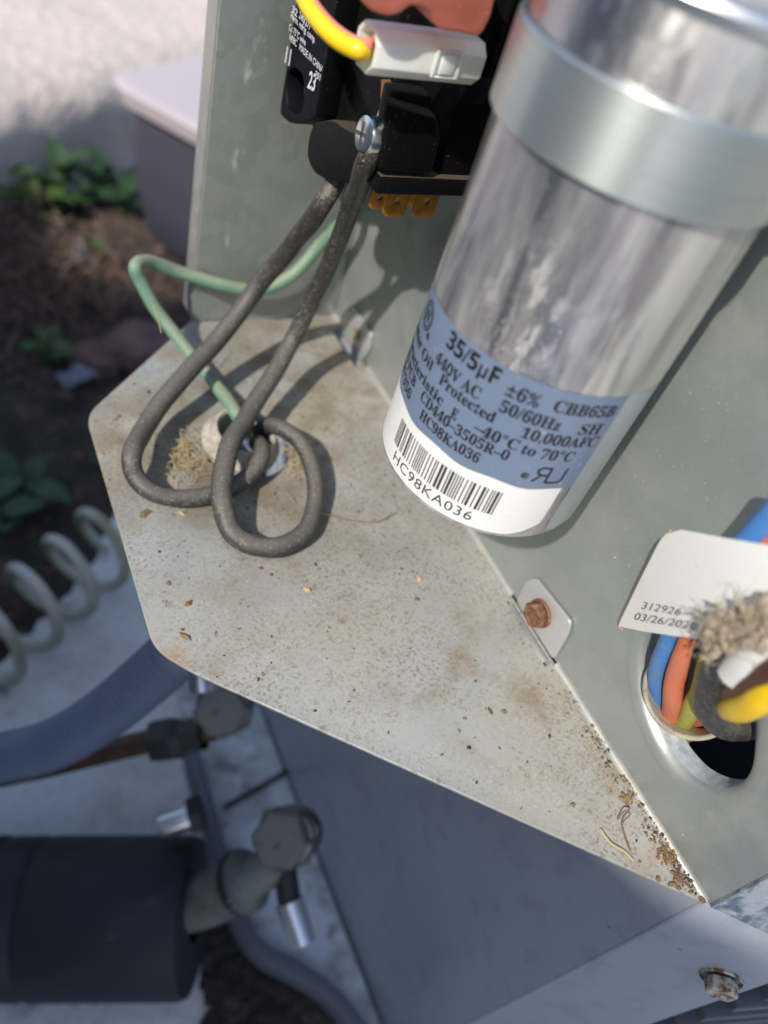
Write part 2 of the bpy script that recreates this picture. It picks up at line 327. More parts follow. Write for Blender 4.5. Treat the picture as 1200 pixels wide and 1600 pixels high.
def box(lo, hi, bev=0.0, bm=None, M=None, seg=2):
    bm = bm or bmesh.new(); lo = Vector(lo); hi = Vector(hi); c = (lo + hi) / 2; d = hi - lo
    r = bmesh.ops.create_cube(bm, size=1, matrix=Matrix.Translation(c) @ Matrix.Diagonal((*d, 1)))
    vs = r['verts']
    if bev: 
        e = {e for v in vs for e in v.link_edges}
        rr = bmesh.ops.bevel(bm, geom=list(e), offset=bev, segments=seg, affect='EDGES', profile=.5); vs = list({v for f in rr['faces'] for v in f.verts} | {v for v in vs if v.is_valid})
    if M is not None: bmesh.ops.transform(bm, matrix=M, verts=[v for v in bm.verts] if len(vs) == len(bm.verts) else vs)
    return bm
def fillet(poly, r, n=5):
    out = []; N = len(poly)
    for i in range(N):
        p = Vector(poly[i]); a = Vector(poly[i - 1]); b = Vector(poly[(i + 1) % N])
        rr = r[i] if isinstance(r, (list, tuple)) else r
        if rr <= 0: out.append(tuple(p)); continue
        da, db = (a - p), (b - p); k = min(rr, da.length * .45, db.length * .45)
        s, e = p + da.normalized() * k, p + db.normalized() * k
        for j in range(n + 1):
            t = j / n; out.append(tuple(s * (1 - t) ** 2 + p * 2 * t * (1 - t) + e * t * t))
    return out
def prism(loops, th, o, u, v, bev=0.0, res=2):
    """2D loops (first the outline, then holes) in the frame o,u,v, thickness th towards u x v"""
    c = bpy.data.curves.new('tmp', 'CURVE'); c.dimensions = '2D'; c.fill_mode = 'BOTH'
    for lp in loops:
        s = c.splines.new('POLY'); s.points.add(len(lp) - 1)
        for p, q in zip(s.points, lp): p.co = (q[0], q[1], 0, 1)
        s.use_cyclic_u = True
    c.extrude = max(th / 2 - bev, 1e-5); c.bevel_depth = bev; c.bevel_resolution = res; c.offset = -bev
    ob = bpy.data.objects.new('tmp', c); me = bpy.data.meshes.new_from_object(ob)
    u = Vector(u); v = Vector(v); w_ = u.cross(v).normalized(); o = Vector(o)
    for x in me.vertices: x.co = o + u * x.co.x + v * x.co.y + w_ * (x.co.z + th / 2)
    bm = bmesh.new(); bm.from_mesh(me); bmesh.ops.remove_doubles(bm, verts=bm.verts, dist=1e-7)
    bpy.data.objects.remove(ob); bpy.data.curves.remove(c); bpy.data.meshes.remove(me)
    return bm
def join(bm, other):
    me = bpy.data.meshes.new('tmp'); other.to_mesh(me); other.free(); bm.from_mesh(me); bpy.data.meshes.remove(me); return bm
def serif(t):
    r = ''
    for ch in t:
        if 'A' <= ch <= 'Z': r += chr(0x1D400 + ord(ch) - 65)
        elif 'a' <= ch <= 'z': r += chr(0x1D41A + ord(ch) - 97)
        elif '0' <= ch <= '9': r += chr(0x1D7CE + ord(ch) - 48)
        else: r += ch
    return r
def sansb(t):
    r = ''
    for ch in t:
        if 'A' <= ch <= 'Z': r += chr(0x1D5D4 + ord(ch) - 65)
        elif 'a' <= ch <= 'z': r += chr(0x1D5EE + ord(ch) - 97)
        elif '0' <= ch <= '9': r += chr(0x1D7EC + ord(ch) - 48)
        else: r += ch
    return r
def text_bm(t, width, height, fn, bm=None, shear=0.0, bold=0.0, spacing=1.0):
    """flat lettering of the given width and cap height, each vertex put in place by fn(x, y)"""
    c = bpy.data.curves.new('tmp', 'FONT'); c.body = t; c.size = 1; c.shear = shear; c.offset = bold; c.resolution_u = 3; c.space_character = spacing
    ob = bpy.data.objects.new('tmp', c); me = bpy.data.meshes.new_from_object(ob)
    xs = [v.co.x for v in me.vertices]; x0, x1 = min(xs), max(xs)
    cap = 0.70
    b2 = bmesh.new(); b2.from_mesh(me)
    bmesh.ops.triangulate(b2, faces=b2.faces)
    for v in b2.verts: v.co = fn((v.co.x - x0) / (x1 - x0) * width, v.co.y / cap * height)
    bpy.data.objects.remove(ob); bpy.data.curves.remove(c); bpy.data.meshes.remove(me)
    return join(bm, b2) if bm else b2
def blob(center, r, sub=3, amp=.3, sc=3.0, seed=0, bm=None, squash=(1, 1, 1)):
    b = bmesh.new(); bmesh.ops.create_icosphere(b, subdivisions=sub, radius=1)
    for v in b.verts:
        d = v.co.copy(); k = 1 + amp * noise.fractal(d * sc + Vector((seed, seed * 2, 0)), 1, 2, 4)
        v.co = Vector(center) + Vector((d.x * squash[0], d.y * squash[1], d.z * squash[2])) * r * k
    return join(bm, b) if bm else b

def flake(bm, p, n_, s, rr, thick=.25):
    u, v, w3 = frame(n_); a_ = rr.uniform(0, 2 * pi); u, v = u * cos(a_) + v * sin(a_), v * cos(a_) - u * sin(a_)
    k = rr.randint(4, 6); asp = rr.uniform(.35, .9)
    base = [p + u * s * cos(2 * pi * i / k) * rr.uniform(.7, 1.2) + v * s * asp * sin(2 * pi * i / k) * rr.uniform(.7, 1.2) + w3 * rr.uniform(0, .15) * s for i in range(k)]
    vb = [bm.verts.new(q) for q in base]; vt = bm.verts.new(p + w3 * s * thick * rr.uniform(.7, 1.6) + u * s * rr.uniform(-.3, .3))
    for i in range(k): bm.faces.new((vb[i], vb[(i + 1) % k], vt))
# ================================================================== ground and far setting
PAD = -0.288; SOIL = -0.312
rnd = random.Random(3)
def grid(x0, x1, y0, y1, nx, ny, fz):
    bm = bmesh.new(); g = [[bm.verts.new((x0 + (x1 - x0) * i / nx, y0 + (y1 - y0) * j / ny, 0)) for i in range(nx + 1)] for j in range(ny + 1)]
    for row in g:
        for v in row: v.co.z = fz(v.co.x, v.co.y)
    for j in range(ny):
        for i in range(nx): bm.faces.new((g[j][i], g[j][i + 1], g[j + 1][i + 1], g[j + 1][i]))
    return bm
def soil_h(x, y):
    near = max(0, min(1, (3 - abs(x)) / 2, (3 - abs(y)) / 2))
    return SOIL + near * (.012 * noise.fractal(Vector((x * 9, y * 9, 0)), 1, 2, 5) + .006 * noise.noise(Vector((x * 40, y * 40, 3))))
bm = grid(-.6, .8, -.4, 1.4, 90, 110, soil_h)
for (a, b, c, d) in ((-60, -.6, -60, 60), (.8, 60, -60, 60), (-.6, .8, -60, -.4), (-.6, .8, 1.4, 60)):
    vs = [bm.verts.new((x, y, SOIL)) for x, y in ((a, c), (b, c), (b, d), (a, d))]; bm.faces.new(vs)
kind(build('soil', bm, MT['soil'], loc=(0, 0, SOIL), smooth=60), 'structure')

# concrete pad under the unit
edge = [(-420, 1290), (-60, 1075), (20, 1012), (60, 965), (110, 925), (140, 880), (165, 830), (200, 760), (260, 640)]
pad = [tuple(onz(*p, PAD).xy) for p in edge] + [(.6, .75), (.6, -.5), (-.45, -.5)]
lo = []
for i, p in enumerate(pad[:9]):
    lo.append(p)
    if i < 8:
        q = pad[i + 1]
        for k in range(1, 5):
            t = k / 5; lo.append((p[0] + (q[0] - p[0]) * t + rnd.uniform(-.003, .003), p[1] + (q[1] - p[1]) * t + rnd.uniform(-.003, .003)))
kind(build('concrete_pad', prism([lo + pad[9:]], .05, (0, 0, PAD - .05), (1, 0, 0), (0, 1, 0), .004), MT['concrete'], loc=(0, .1, PAD - .05)), 'structure')

# raised walk with a rough rounded front, far behind
SW = -.20
a, b = onz(-30, 168, SW), onz(205, 108, SW)
e = (b - a).normalized(); nn = V(e.y, -e.x, 0)
bm = bmesh.new(); prof = [(-1.6, 0), (-.9, 0), (-.5, 0), (-.3, 0), (-.2, 0), (-.12, 0), (-.06, -.001), (-.025, -.005), (-.006, -.016), (.002, -.035), (.004, -.06), (.006, -.1), (.01, -.15), (.02, -.21)]
N = 160; rows = []
for i in range(N + 1):
    s = -.9 + 2.4 * i / N; row = []
    for (d, h) in prof:
        p = a + e * s + nn * d + V(0, 0, h)
        k = noise.fractal(p * 28, 1, 2, 4) * .004
        row.append(bm.verts.new(p + nn * k + V(0, 0, k)))
    rows.append(row)
for A, B in zip(rows, rows[1:]):
    for j in range(len(prof) - 1): bm.faces.new((A[j], A[j + 1], B[j + 1], B[j]))
kind(build('walkway', bm, MT['stucco'], loc=tuple(a), smooth=70), 'structure')

# added unseen wall left of frame, top shaped to shade ground and cabinet
kind(build('shade_wall', prism([[(-.62, SOIL - .02), (.66, SOIL - .02), (.66, .32), (.32, .32), (.30, .50), (-.13, .50), (-.156, .516), (-.30, .619), (-.345, .650), (-.46, .72), (-.62, .74)]], .15, (-.75, 0, 0), (0, 1, 0), (0, 0, 1), .002), MT['wall'], loc=(-.67, 0, SOIL)), 'structure')
kind(build('bounce_slab', prism([[(-7, -6), (-.5, -6), (-.5, 7), (-7, 7)]], .05, (0, 0, SOIL - .02), (1, 0, 0), (0, 1, 0), .005), MT['stucco'], loc=(-3, 0, SOIL)), 'structure')  # added slab out of view, throws sunlight back onto the cabinet panel
# bin with pale lid, shade on its sides put into the body colour
b0 = onz(155, 118, -.13); b1 = onz(326, 212, -.13)
ex = (b1 - b0).normalized(); L = .19; ey = V(-ex.y, ex.x, 0)
if ey.y < 0: ey = -ey
bin_ = thing('storage_bin', 'rounded bin with pale flat lid, sides coloured dark for shade, by the rough walkway', 'bin', tuple(b0 + ex * L / 2 + ey * .08 + V(0, 0, -.18)))
def rr_rings(levels, nseg=8):
    bm = bmesh.new(); rings = []
    for (z, inset, rad) in levels:
        x0, x1, y0, y1 = inset, L - inset, inset, .17 - inset; ring = []
        for cx, cy, a0 in ((x1 - rad, y1 - rad, 0), (x0 + rad, y1 - rad, 90), (x0 + rad, y0 + rad, 180), (x1 - rad, y0 + rad, 270)):
            for k in range(nseg + 1):
                t = radians(a0 + 90 * k / nseg); q = b0 + ex * (cx + rad * cos(t)) + ey * (cy + rad * sin(t)); ring.append(bm.verts.new((q.x, q.y, -.13 + z)))
        rings.append(ring)
    for A, B in zip(rings, rings[1:]):
        for k in range(len(A)): bm.faces.new((A[k], A[(k + 1) % len(A)], B[(k + 1) % len(A)], B[k]))
    bm.faces.new(rings[0]); bm.faces.new(rings[-1]); return bm
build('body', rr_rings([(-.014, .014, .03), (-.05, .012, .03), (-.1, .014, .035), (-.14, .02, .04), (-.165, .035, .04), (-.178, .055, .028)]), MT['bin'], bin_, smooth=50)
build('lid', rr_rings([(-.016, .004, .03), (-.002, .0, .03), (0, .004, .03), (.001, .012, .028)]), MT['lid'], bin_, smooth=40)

# weeds: leaf blades on stems
def leaf_bm(ln, wd, droop=.3):
    bm = bmesh.new(); rows = []
    for i in range(6):
        t = i / 5; ww = wd * sin(pi * min(.97, .06 + t * .94)) ** .8
        rows.append([bm.verts.new((t * ln, s * ww / 2, t * ln * .5 - droop * ln * t * t + abs(s) * ww * .12)) for s in (-1, 0, 1)])
    for A, B in zip(rows, rows[1:]):
        for k in range(2): bm.faces.new((A[k], A[k + 1], B[k + 1], B[k]))
    return bm
leaf_cache = {}
def weed(px, py, size, n, mkey, label, z=None, seed=0):
    r_ = random.Random(seed); p = onz(px, py, z if z is not None else SOIL); p.z = soil_h(p.x, p.y) if z is None else z
    t = thing('weed', label, 'weed', tuple(p), 'weeds growing in the soil')
    stem = tube(spline([p + V(0, 0, -.004), p + V(.002, .001, size * .4), p + V(.004, -.002, size * .8)], 4), .0016, 6)
    build('stem', stem, MT['leaf_dark'], t)
    for i in range(n):
        if mkey not in leaf_cache:
            me = bpy.data.meshes.new('leaf'); b_ = leaf_bm(1, .55); b_.to_mesh(me); b_.free(); me.materials.append(MT[mkey])
            me.polygons.foreach_set('use_smooth', [True] * len(me.polygons)); leaf_cache[mkey] = me
        o = bpy.data.objects.new('leaf', leaf_cache[mkey]); COL.objects.link(o); o.parent = t
        h = size * (.15 + .7 * i / n); o.location = (.002, 0, h); o.scale = (size * r_.uniform(.55, .9),) * 3
        o.rotation_euler = (r_.uniform(-.3, .3), r_.uniform(-.5, .3), i * 2.4 + r_.uniform(-.4, .4))
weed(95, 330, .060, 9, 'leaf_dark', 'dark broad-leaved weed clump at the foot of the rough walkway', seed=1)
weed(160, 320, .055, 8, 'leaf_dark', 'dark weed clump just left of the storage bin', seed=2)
weed(60, 350, .045, 7, 'leaf', 'brighter green weed above the dry brown plant', seed=3)
weed(5, 325, .05, 7, 'leaf', 'green weed cut by the left edge, beside the rough walkway', seed=4)
weed(145, 410, .028, 6, 'leaf', 'small bright weed between dry plant and storage bin', seed=5)
weed(70, 565, .035, 7, 'leaf', 'small green weed below the dry brown plant', seed=6)
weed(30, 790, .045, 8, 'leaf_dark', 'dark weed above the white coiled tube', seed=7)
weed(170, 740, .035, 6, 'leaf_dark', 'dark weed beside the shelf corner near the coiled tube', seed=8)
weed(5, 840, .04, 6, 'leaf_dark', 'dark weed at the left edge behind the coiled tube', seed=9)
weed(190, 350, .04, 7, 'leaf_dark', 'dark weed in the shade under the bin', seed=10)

# dead brown plant
r_ = random.Random(5); c = onz(55, 455, SOIL); bm = bmesh.new()
for i in range(620):
    p = c + V(r_.gauss(0, .035), r_.gauss(0, .05), r_.uniform(0, .03)); p.z = max(p.z, SOIL)
    d = V(r_.gauss(0, 1), r_.gauss(0, 1), abs(r_.gauss(.3, .6))).normalized() * r_.uniform(.02, .05)
    tube(spline([p, p + d * .5 + V(r_.gauss(0, .005), r_.gauss(0, .005), .006), p + d + V(0, 0, -.004)], 3), r_.uniform(.0003, .0011), 4, bm)
tag(build('dry_plant', bm, MT['twig'], loc=(c.x, c.y, SOIL)), 'dead brown tangled plant lying on the dark soil at left', 'plant')
# stones and litter
def stone(px, py, r, label, ma, seed, sq):
    c = onz(px, py, SOIL + r * .4)
    tag(build('stone', blob(c, r, 3, .35, 1.6, seed, squash=sq), ma, loc=(c.x, c.y, SOIL)), label, 'stone', 'stones on the soil')
stone(222, 545, .030, 'large reddish stone on soil beside the shelf corner', MT['rock'], 4, (1.3, 1, .7))
stone(150, 560, .020, 'smaller reddish stone left of the large one', MT['rock'], 9, (1.2, 1, .7))
stone(125, 395, .013, 'pale pebble below the green weeds', MT['concrete'], 11, (1, 1, .7))
stone(190, 410, .012, 'tan pebble in front of the storage bin', MT['rock'], 13, (1, 1, .8))
c = onz(120, 585, SOIL + .012); bm = grid(-.018, .018, -.009, .009, 10, 6, lambda x, y: .011 * noise.noise(Vector((x * 70, y * 90, 0))))
bmesh.ops.solidify(bm, geom=bm.faces, thickness=.0006); bmesh.ops.rotate(bm, verts=bm.verts, matrix=Matrix.Rotation(.5, 3, 'Z')); bmesh.ops.translate(bm, verts=bm.verts, vec=c)
tag(build('paper_scrap', bm, MT['litter']), 'crumpled bluish white scrap lying on dark soil', 'litter')
r_ = random.Random(8); bm = bmesh.new()
for i in range(1500):
    x, y = r_.uniform(-.35, .25), r_.uniform(.2, .85); z = soil_h(x, y) + .001; s = r_.uniform(.002, .009); a_ = r_.uniform(0, pi)
    d = V(cos(a_), sin(a_), r_.uniform(-.3, .3)) * s; q = V(-sin(a_), cos(a_), r_.uniform(-.4, .4)) * s * r_.uniform(.2, .6)
    vs = [bm.verts.new(V(x, y, z) + k) for k in (d, q, -d, -q)] + [bm.verts.new(V(x, y, z + s * .5))]
    for j in range(4): bm.faces.new((vs[j], vs[(j + 1) % 4], vs[4]))
kind(build('mulch', bm, MT['twig'], loc=(0, .5, SOIL)), 'stuff')

# ================================================================== the air conditioner's sheet metal
AC = thing('air_conditioner', 'opened air conditioner with galvanised sheet metal control box and blue grey painted cabinet', 'air conditioner', (0, .1, PAD))
T = .0011
sh = [(0, .2321), (-.0587, .2321), (-.1049, .1878), (-.1064, .1005), (-.0993, .0914), (-.0002, -.0058)]
def circ(cx, cy, r, n=40): return [(cx + r * cos(2 * pi * k / n), cy + r * sin(2 * pi * k / n)) for k in range(n)]
hc = onz(385, 697, 0)
slot_px = [(790, 936), (806, 939), (869, 1031), (852, 1041)]
slot = [(min(q.x, -.0010), q.y) for q in (onz(*p, 0) for p in slot_px)]
slot2 = [(min(q.x, -.0010), q.y) for q in (onz(*p, 0) for p in [(517, 513), (530, 512), (567, 567), (555, 573)])]
shp = fillet(sh, [0, 0, .006, .005, .006, .0012], 6)
build('shelf', prism([shp, circ(hc.x, hc.y, .0142), slot, slot2], T, (0, 0, -T), (1, 0, 0), (0, 1, 0), .0003), MT['shelf'], AC)
# partition with a drawn hole, x = 0, faces -X.  2D coordinates: (y, z)
hp = [(1017, 1000), (1011, 1045), (1016, 1090), (1028, 1130), (1048, 1170), (1078, 1207), (1110, 1226), (1140, 1230), (1163, 1217), (1176, 1190), (1180, 1150), (1180, 1100), (1178, 1050), (1165, 1000), (1130, 960), (1085, 945), (1045, 960)]
hole = [onx(*p, .002) for p in hp]; hole = [V(p.y, p.z) for p in hole]
hole = [v.xy for v in spline([V(p.x, p.y, 0) for p in hole], 5, True)]
hcen = sum(hole, Vector((0, 0))) / len(hole)
def grow(lp, d):
    out = []
    N = len(lp)
    for i in range(N):
        t = (lp[(i + 1) % N] - lp[i - 1]).normalized(); nrm = Vector((t.y, -t.x))
        if nrm.dot(lp[i] - hcen) < 0: nrm = -nrm
        out.append(lp[i] + nrm * d)
    return out
outer = grow(hole, .0052)
pt = [(-.0058, .0006), (.2321, .0006), (.2321, .175), (-.0058, .175)]
pp = prism([pt, [tuple(p) for p in outer]], T, (T, 0, 0), (0, 1, 0), (0, 0, 1), 0)
for v in pp.verts: v.co.x -= T * 2 - T  # front face at x = 0
mn = min(v.co.x for v in pp.verts)
for v in pp.verts: v.co.x -= mn
build('partition_panel', pp, MT['gal'], AC)
def collar(prof):
    bm = bmesh.new(); rings = [[bm.verts.new((x, p.x, p.y)) for p in grow(hole, d)] for d, x in prof]
    for A, B in zip(rings, rings[1:]):
        for k in range(len(A)): bm.faces.new((A[k], A[(k + 1) % len(A)], B[(k + 1) % len(A)], B[k]))
    return bm
hcol = build('hole_collar', collar([(.0052, 0), (.0042, -.0001), (.003, -.0002), (.0018, .0002), (.0008, .0010), (.0002, .0022)]), MT['gal'], AC, smooth=60)
build('cut_edge', collar([(.0002, .0022), (0, .0030), (0, .0078), (.0009, .0078), (.0012, .0035)]), MT['cut_edge'], hcol, smooth=60)
# chamfer flange of the partition, bent back 45 degrees
d45 = V(.7071, -.7071, 0)
build('bent_flange', prism([[(0, .0006), (.036, .0006), (.036, .175), (0, .175)]], T, V(.0003, -.0058, 0), d45, (0, 0, 1), 0), MT['scuffed'], AC)
build('flange_bend', tube([V(.0012, -.0052, .0008), V(.0012, -.0052, .174)], .0011, 16), MT['bend'], AC)
# bend between shelf and partition: a small concave fillet
bm = bmesh.new(); R_ = .0016; prev = None
for y in [-.0052 + (.2321 + .0052) * k / 180 for k in range(181)]:
    if any(lo_ < y < hi_ for lo_, hi_ in ((min(p[1] for p in sl_), max(p[1] for p in sl_)) for sl_ in (slot, slot2))): prev = None; continue
    wob = .0002 * noise.noise(Vector((0, y * 120, 0)))
    ring = [bm.verts.new((-R_ + R_ * sin(t) - .00005, y, R_ - R_ * cos(t) + .00005 + wob * sin(2 * t))) for t in [pi / 2 * k / 5 for k in range(6)]]
    if prev:
        for k in range(5): bm.faces.new((prev[k], prev[k + 1], ring[k + 1], ring[k]))
    prev = ring
build('bend', bm, MT['bend'], AC, smooth=60)
build('rear_panel', prism([fillet([(-.0587, .0008), (-.0003, .0008), (-.0003, .19), (-.0587, .19)], [0, 0, 0, .004])], T, (0, .2321, 0), (1, 0, 0), (0, 0, 1), .0002), MT['gal_rear'], AC)
build('rear_flange', box((-.0587, .2334, .001), (-.0575, .2420, .19), .0002), MT['bend'], AC)
# painted cabinet below: side panel under the partition, corner post at 45 degrees
build('side_panel', prism([[(-.0054, PAD + .0015), (.34, PAD + .0015), (.34, -.0016), (-.0054, -.0016)]], T, (-.0004, 0, 0), (0, 1, 0), (0, 0, 1), 0), MT['paint'], AC)
P0 = V(-.0004, -.0054, 0)
post = build('corner_post', prism([fillet([(0, PAD + .0015), (.0330, PAD + .0015), (.0330, -.0004), (0, -.0004)], [0, 0, .001, 0])], T, P0 + V(.7071, .7071, 0) * T, d45, (0, 0, 1), .0002), MT['paint'], AC)
build('post_bend', tube([P0 + V(.0010, .0005, PAD + .0016), P0 + V(.0010, .0005, -.002)], .0011, 16), MT['paint'], AC)
# rusty hex screw on the corner post
nrm = V(-.7071, -.7071, 0); sp = onp(1127, 1527, P0, nrm)
def hexscrew(c, n, r, h, flange=1.35, fl_h=.0009, up=None, hollow=True, bm=None):
    bm = lathe([(0, 0), (r * flange, 0), (r * flange, fl_h * .6), (r * flange * .96, fl_h)], c, n, 24, bm)
    bm = lathe([(r * .9, fl_h), (r, fl_h + .0001), (r, h - .0003), (r * .93, h)] + ([(r * .7, h), (r * .6, h - .0005), (0, h - .0006)] if hollow else [(0, h + .0001)]), c, n, 6, bm, up=up)
    return bm
build('hex_screw', hexscrew(sp, nrm, .0042, .0046, 1.35, up=V(0, 0, 1)), MT['rusty_plated'], post)
# guard and fins beyond the post
E0 = P0 + d45 * .0342
for k in range(16):
    y0 = k * .0105
    q0 = E0 + V(.012, -.001, PAD + .02 + k * .017); 
    build('louvre', box((0, -.004, 0), (.30, .003, .005), .001, M=Matrix.Translation(q0) @ Matrix.Rotation(radians(-20), 4, 'Z')), MT['guard'], AC)
build('coil_fins', box((.02, .004, 0), (.33, .012, .27), .001, M=Matrix.Translation(E0 + V(.0, .006, PAD + .01)) @ Matrix.Rotation(radians(-20), 4, 'Z')), MT['fin'], AC)
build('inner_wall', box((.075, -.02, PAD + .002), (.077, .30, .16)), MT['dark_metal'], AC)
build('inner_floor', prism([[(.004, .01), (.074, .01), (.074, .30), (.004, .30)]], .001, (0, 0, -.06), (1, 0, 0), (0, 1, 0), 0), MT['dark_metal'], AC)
# tabs punched up from the shelf, screwed to the partition
def tabplate(pxs, x, r=.0015):
    pts = [onx(*p, x) for p in pxs]; return prism([fillet([(p.y, p.z) for p in pts], r, 4)], .001, (x, 0, 0), (0, 1, 0), (0, 0, 1), .0002)
t1 = build('tab', tabplate([(806, 940), (822, 908), (836, 903), (891, 972), (887, 991), (864, 1031)], -.0014), MT['zinc_tab'], AC)
ys_ = sorted(p[1] for p in slot)
build('tab_foot', box((-.0043, ys_[0] + .0016, -.0016), (-.0013, ys_[3] - .0016, -.0006), .0002), MT['zinc_tab'], t1)
s1 = onx(845, 958, -.0016)
build('hex_screw', hexscrew(s1, (-1, 0, 0), .0040, .0036, 1.1, up=V(0, .3, 1)), MT['rust'], t1)
t2 = build('tab', tabplate([(528, 512), (540, 474), (550, 478), (580, 522), (576, 546), (563, 567)], -.0014), MT['zinc_tab'], AC)
s2 = onx(555, 522, -.0024)
build('dimple', lathe([(0, -.0003), (.0012, -.0002), (.0020, .0002), (.0026, 0)], s2, (-1, 0, 0), 20), MT['old_brass'], t2)
# base pan with its raised curved rim round the valves
rim_px = [(300, 1120), (318, 1200), (345, 1290), (368, 1370), (388, 1432), (420, 1475), (470, 1502), (520, 1535), (560, 1580), (590, 1640), (600, 1700)]
rim = spline([onz(*p, PAD + .022) for p in rim_px], 6)
bm = bmesh.new(); rows = []
for i, p in enumerate(rim):
    t = (rim[min(i + 1, len(rim) - 1)] - rim[max(i - 1, 0)]).normalized(); sd = V(t.y, -t.x, 0)
    if sd.x > 0: sd = -sd
    rows.append([bm.verts.new(p + q) for q in (V(0, 0, -.021), V(0, 0, -.002), V(0, 0, 0) + sd * .0015, sd * .006, sd * .0075 + V(0, 0, -.0025), sd * .0075 + V(0, 0, -.021))])
for A, B in zip(rows, rows[1:]):
    for j in range(5): bm.faces.new((A[j], A[j + 1], B[j + 1], B[j]))
pan = build('base_pan', bm, MT['bracket'], AC, smooth=40)
fl = [tuple(p.xy) for p in rim] + [(-.002, -.09), (-.002, .33), (rim[0].x, .33)]
build('pan_floor', prism([fl], .002, (0, 0, PAD + .004), (1, 0, 0), (0, 1, 0), 0), MT['pan'], pan)
s_a, s_b = onz(350, 1262, PAD + .0075), onz(450, 1205, PAD + .0075)
build('seam', tube([s_a, (s_a + s_b) / 2 + V(.001, 0, 0), s_b], .0017, 8), MT['valve_dark'], pan)

# ================================================================== capacitor and strap
AX = V(-.0294, .0984, 0); RC = .0255
A0 = atan2(CAM.y - AX.y, CAM.x - AX.x)
def cyl(ang, z, dr=0.0):
    t = A0 + radians(ang); return V(AX.x + (RC + dr) * cos(t), AX.y + (RC + dr) * sin(t), z)
cap = thing('capacitor', 'round silver motor run capacitor with blue rating label and white barcode label', 'capacitor', (AX.x, AX.y, .056))
build('can', lathe([(0, .0560), (.0232, .0560), (.0244, .0562), (.0252, .0567), (.0255, .0577), (.0255, .1575)], AX, (0, 0, 1), 96), MT['alu'], cap)
build('crimped_rim', lathe([(.0256, .1570), (.0262, .1578), (.0264, .1588), (.0260, .1597), (.0250, .1600), (.0240, .1595), (.0238, .1570), (.0, .1565)], AX, (0, 0, 1), 96), MT['can_rim'], cap)
def cyl_patch(a_list, zlo, zhi, dr):
    """a strip round the can; zlo, zhi are functions of the angle"""
    bm = bmesh.new(); cols = []
    for a_ in a_list: cols.append([bm.verts.new(cyl(a_, zlo(a_) + (zhi(a_) - zlo(a_)) * k / 4, dr)) for k in range(5)])
    for A, B in zip(cols, cols[1:]):
        for k in range(4): bm.faces.new((A[k], A[k + 1], B[k + 1], B[k]))
    return bm
rg = lambda a_, b_, n: [a_ + (b_ - a_) * k / n for k in range(n + 1)]
sleeve = build('rating_label', cyl_patch(rg(-150, 50, 100), lambda a_: .0730 + .0003 * sin(a_ * .2), lambda a_: .0985, .00008), MT['sleeve'], cap)
build('film_edge', cyl_patch(rg(50.15, 75, 14), lambda a_: .0585, lambda a_: .0985, .00006), MT['clear'], cap)
white = build('barcode_label', cyl_patch(rg(-150, 44, 97), lambda a_: .0578 + (max(0, a_ - 24) / 20) ** 2 * .004 + (.0005 * noise.noise(Vector((a_ * .5, 0, 0))) if a_ > 20 else 0), lambda a_: .0729 + .0003 * sin(a_ * .2), .00007), MT['white_paper'], cap)
def ctext(t, a0, a1, z, h, bm, shear=0.0, bold=0.010):
    a1r, k = radians(a1 - a0), RC
    return text_bm(t, a1r * k, h, lambda x, y: cyl(a0 + math.degrees(x / k), z + y, .00016), bm, shear, bold)
bm = bmesh.new()
for (t, a0, a1, z, h) in [
    (serif('440V AC'), -41.5, -12.8, .0889, .0028), (serif('50/60Hz'), -3, 24.7, .0892, .0028), (serif('SH'), 34.2, 45.4, .0889, .0028),
    (serif('±6%'), -3.5, 11.4, .0931, .0030), (serif('CBB65B'), 17.5, 47.4, .0935, .0028),
    (serif('Castor Oil'), -82, -41.5, .0861, .0025), (serif('Protected'), -34.5, -2.5, .0860, .0026), (serif('10,000AFC'), 10.5, 47.6, .0855, .0027),
    (serif('Characteristic'), -85, -27.8, .0820, .0025), (serif('E'), -22, -18.4, .0815, .0027), (serif('–40°C'), -9.4, 12.2, .0820, .0027), (serif('to'), 14.0, 20.6, .0817, .0027), (serif('70°C'), 23.0, 39.6, .0815, .0027),
    (serif('NO PCB'), -78, -49.5, .0787, .0025), (serif('CD440–3505R–0'), -41.8, 10.4, .0788, .0026),
    (serif('E87356'), -80, -49.5, .0752, .0025), (serif('HC98KA036'), -37.8, -1.0, .0752, .0026)]:
    ctext(t, a0, a1, z, h, bm)
ctext(sansb('35/5') + 'µ' + sansb('F'), -38.6, -8.2, .0938, .0037, bm)
build('print', bm, MT['ink'], sleeve, smooth=None)
def ring2d(cx, cy, rx, ry, wd, fn, bm, n=40):
    A = [bm.verts.new(fn(cx + rx * cos(2 * pi * k / n), cy + ry * sin(2 * pi * k / n))) for k in range(n)]
    B = [bm.verts.new(fn(cx + (rx - wd) * cos(2 * pi * k / n), cy + (ry - wd) * sin(2 * pi * k / n))) for k in range(n)]
    for k in range(n): bm.faces.new((A[k], A[(k + 1) % n], B[(k + 1) % n], B[k]))
def stroke2d(pts, wd, fn, bm):
    for (x0, y0), (x1, y1) in zip(pts, pts[1:]):
        d = Vector((x1 - x0, y1 - y0)); n = max(1, int(d.length / .0006)); d.normalize(); q = Vector((-d.y, d.x)) * wd / 2; prev = None
        for k in range(n + 1):
            p = Vector((x0, y0)).lerp(Vector((x1, y1)), k / n) + d * (wd * .3 if k == n else (-wd * .3 if k == 0 else 0))
            c_ = [bm.verts.new(fn(p.x + q.x, p.y + q.y)), bm.verts.new(fn(p.x - q.x, p.y - q.y))]
            if prev: bm.faces.new((prev[0], prev[1], c_[1], c_[0]))
            prev = c_
cf = lambda x, y: cyl(math.degrees(x / RC), y, .00016)
AR = lambda a_: radians(a_) * RC
bm = bmesh.new()
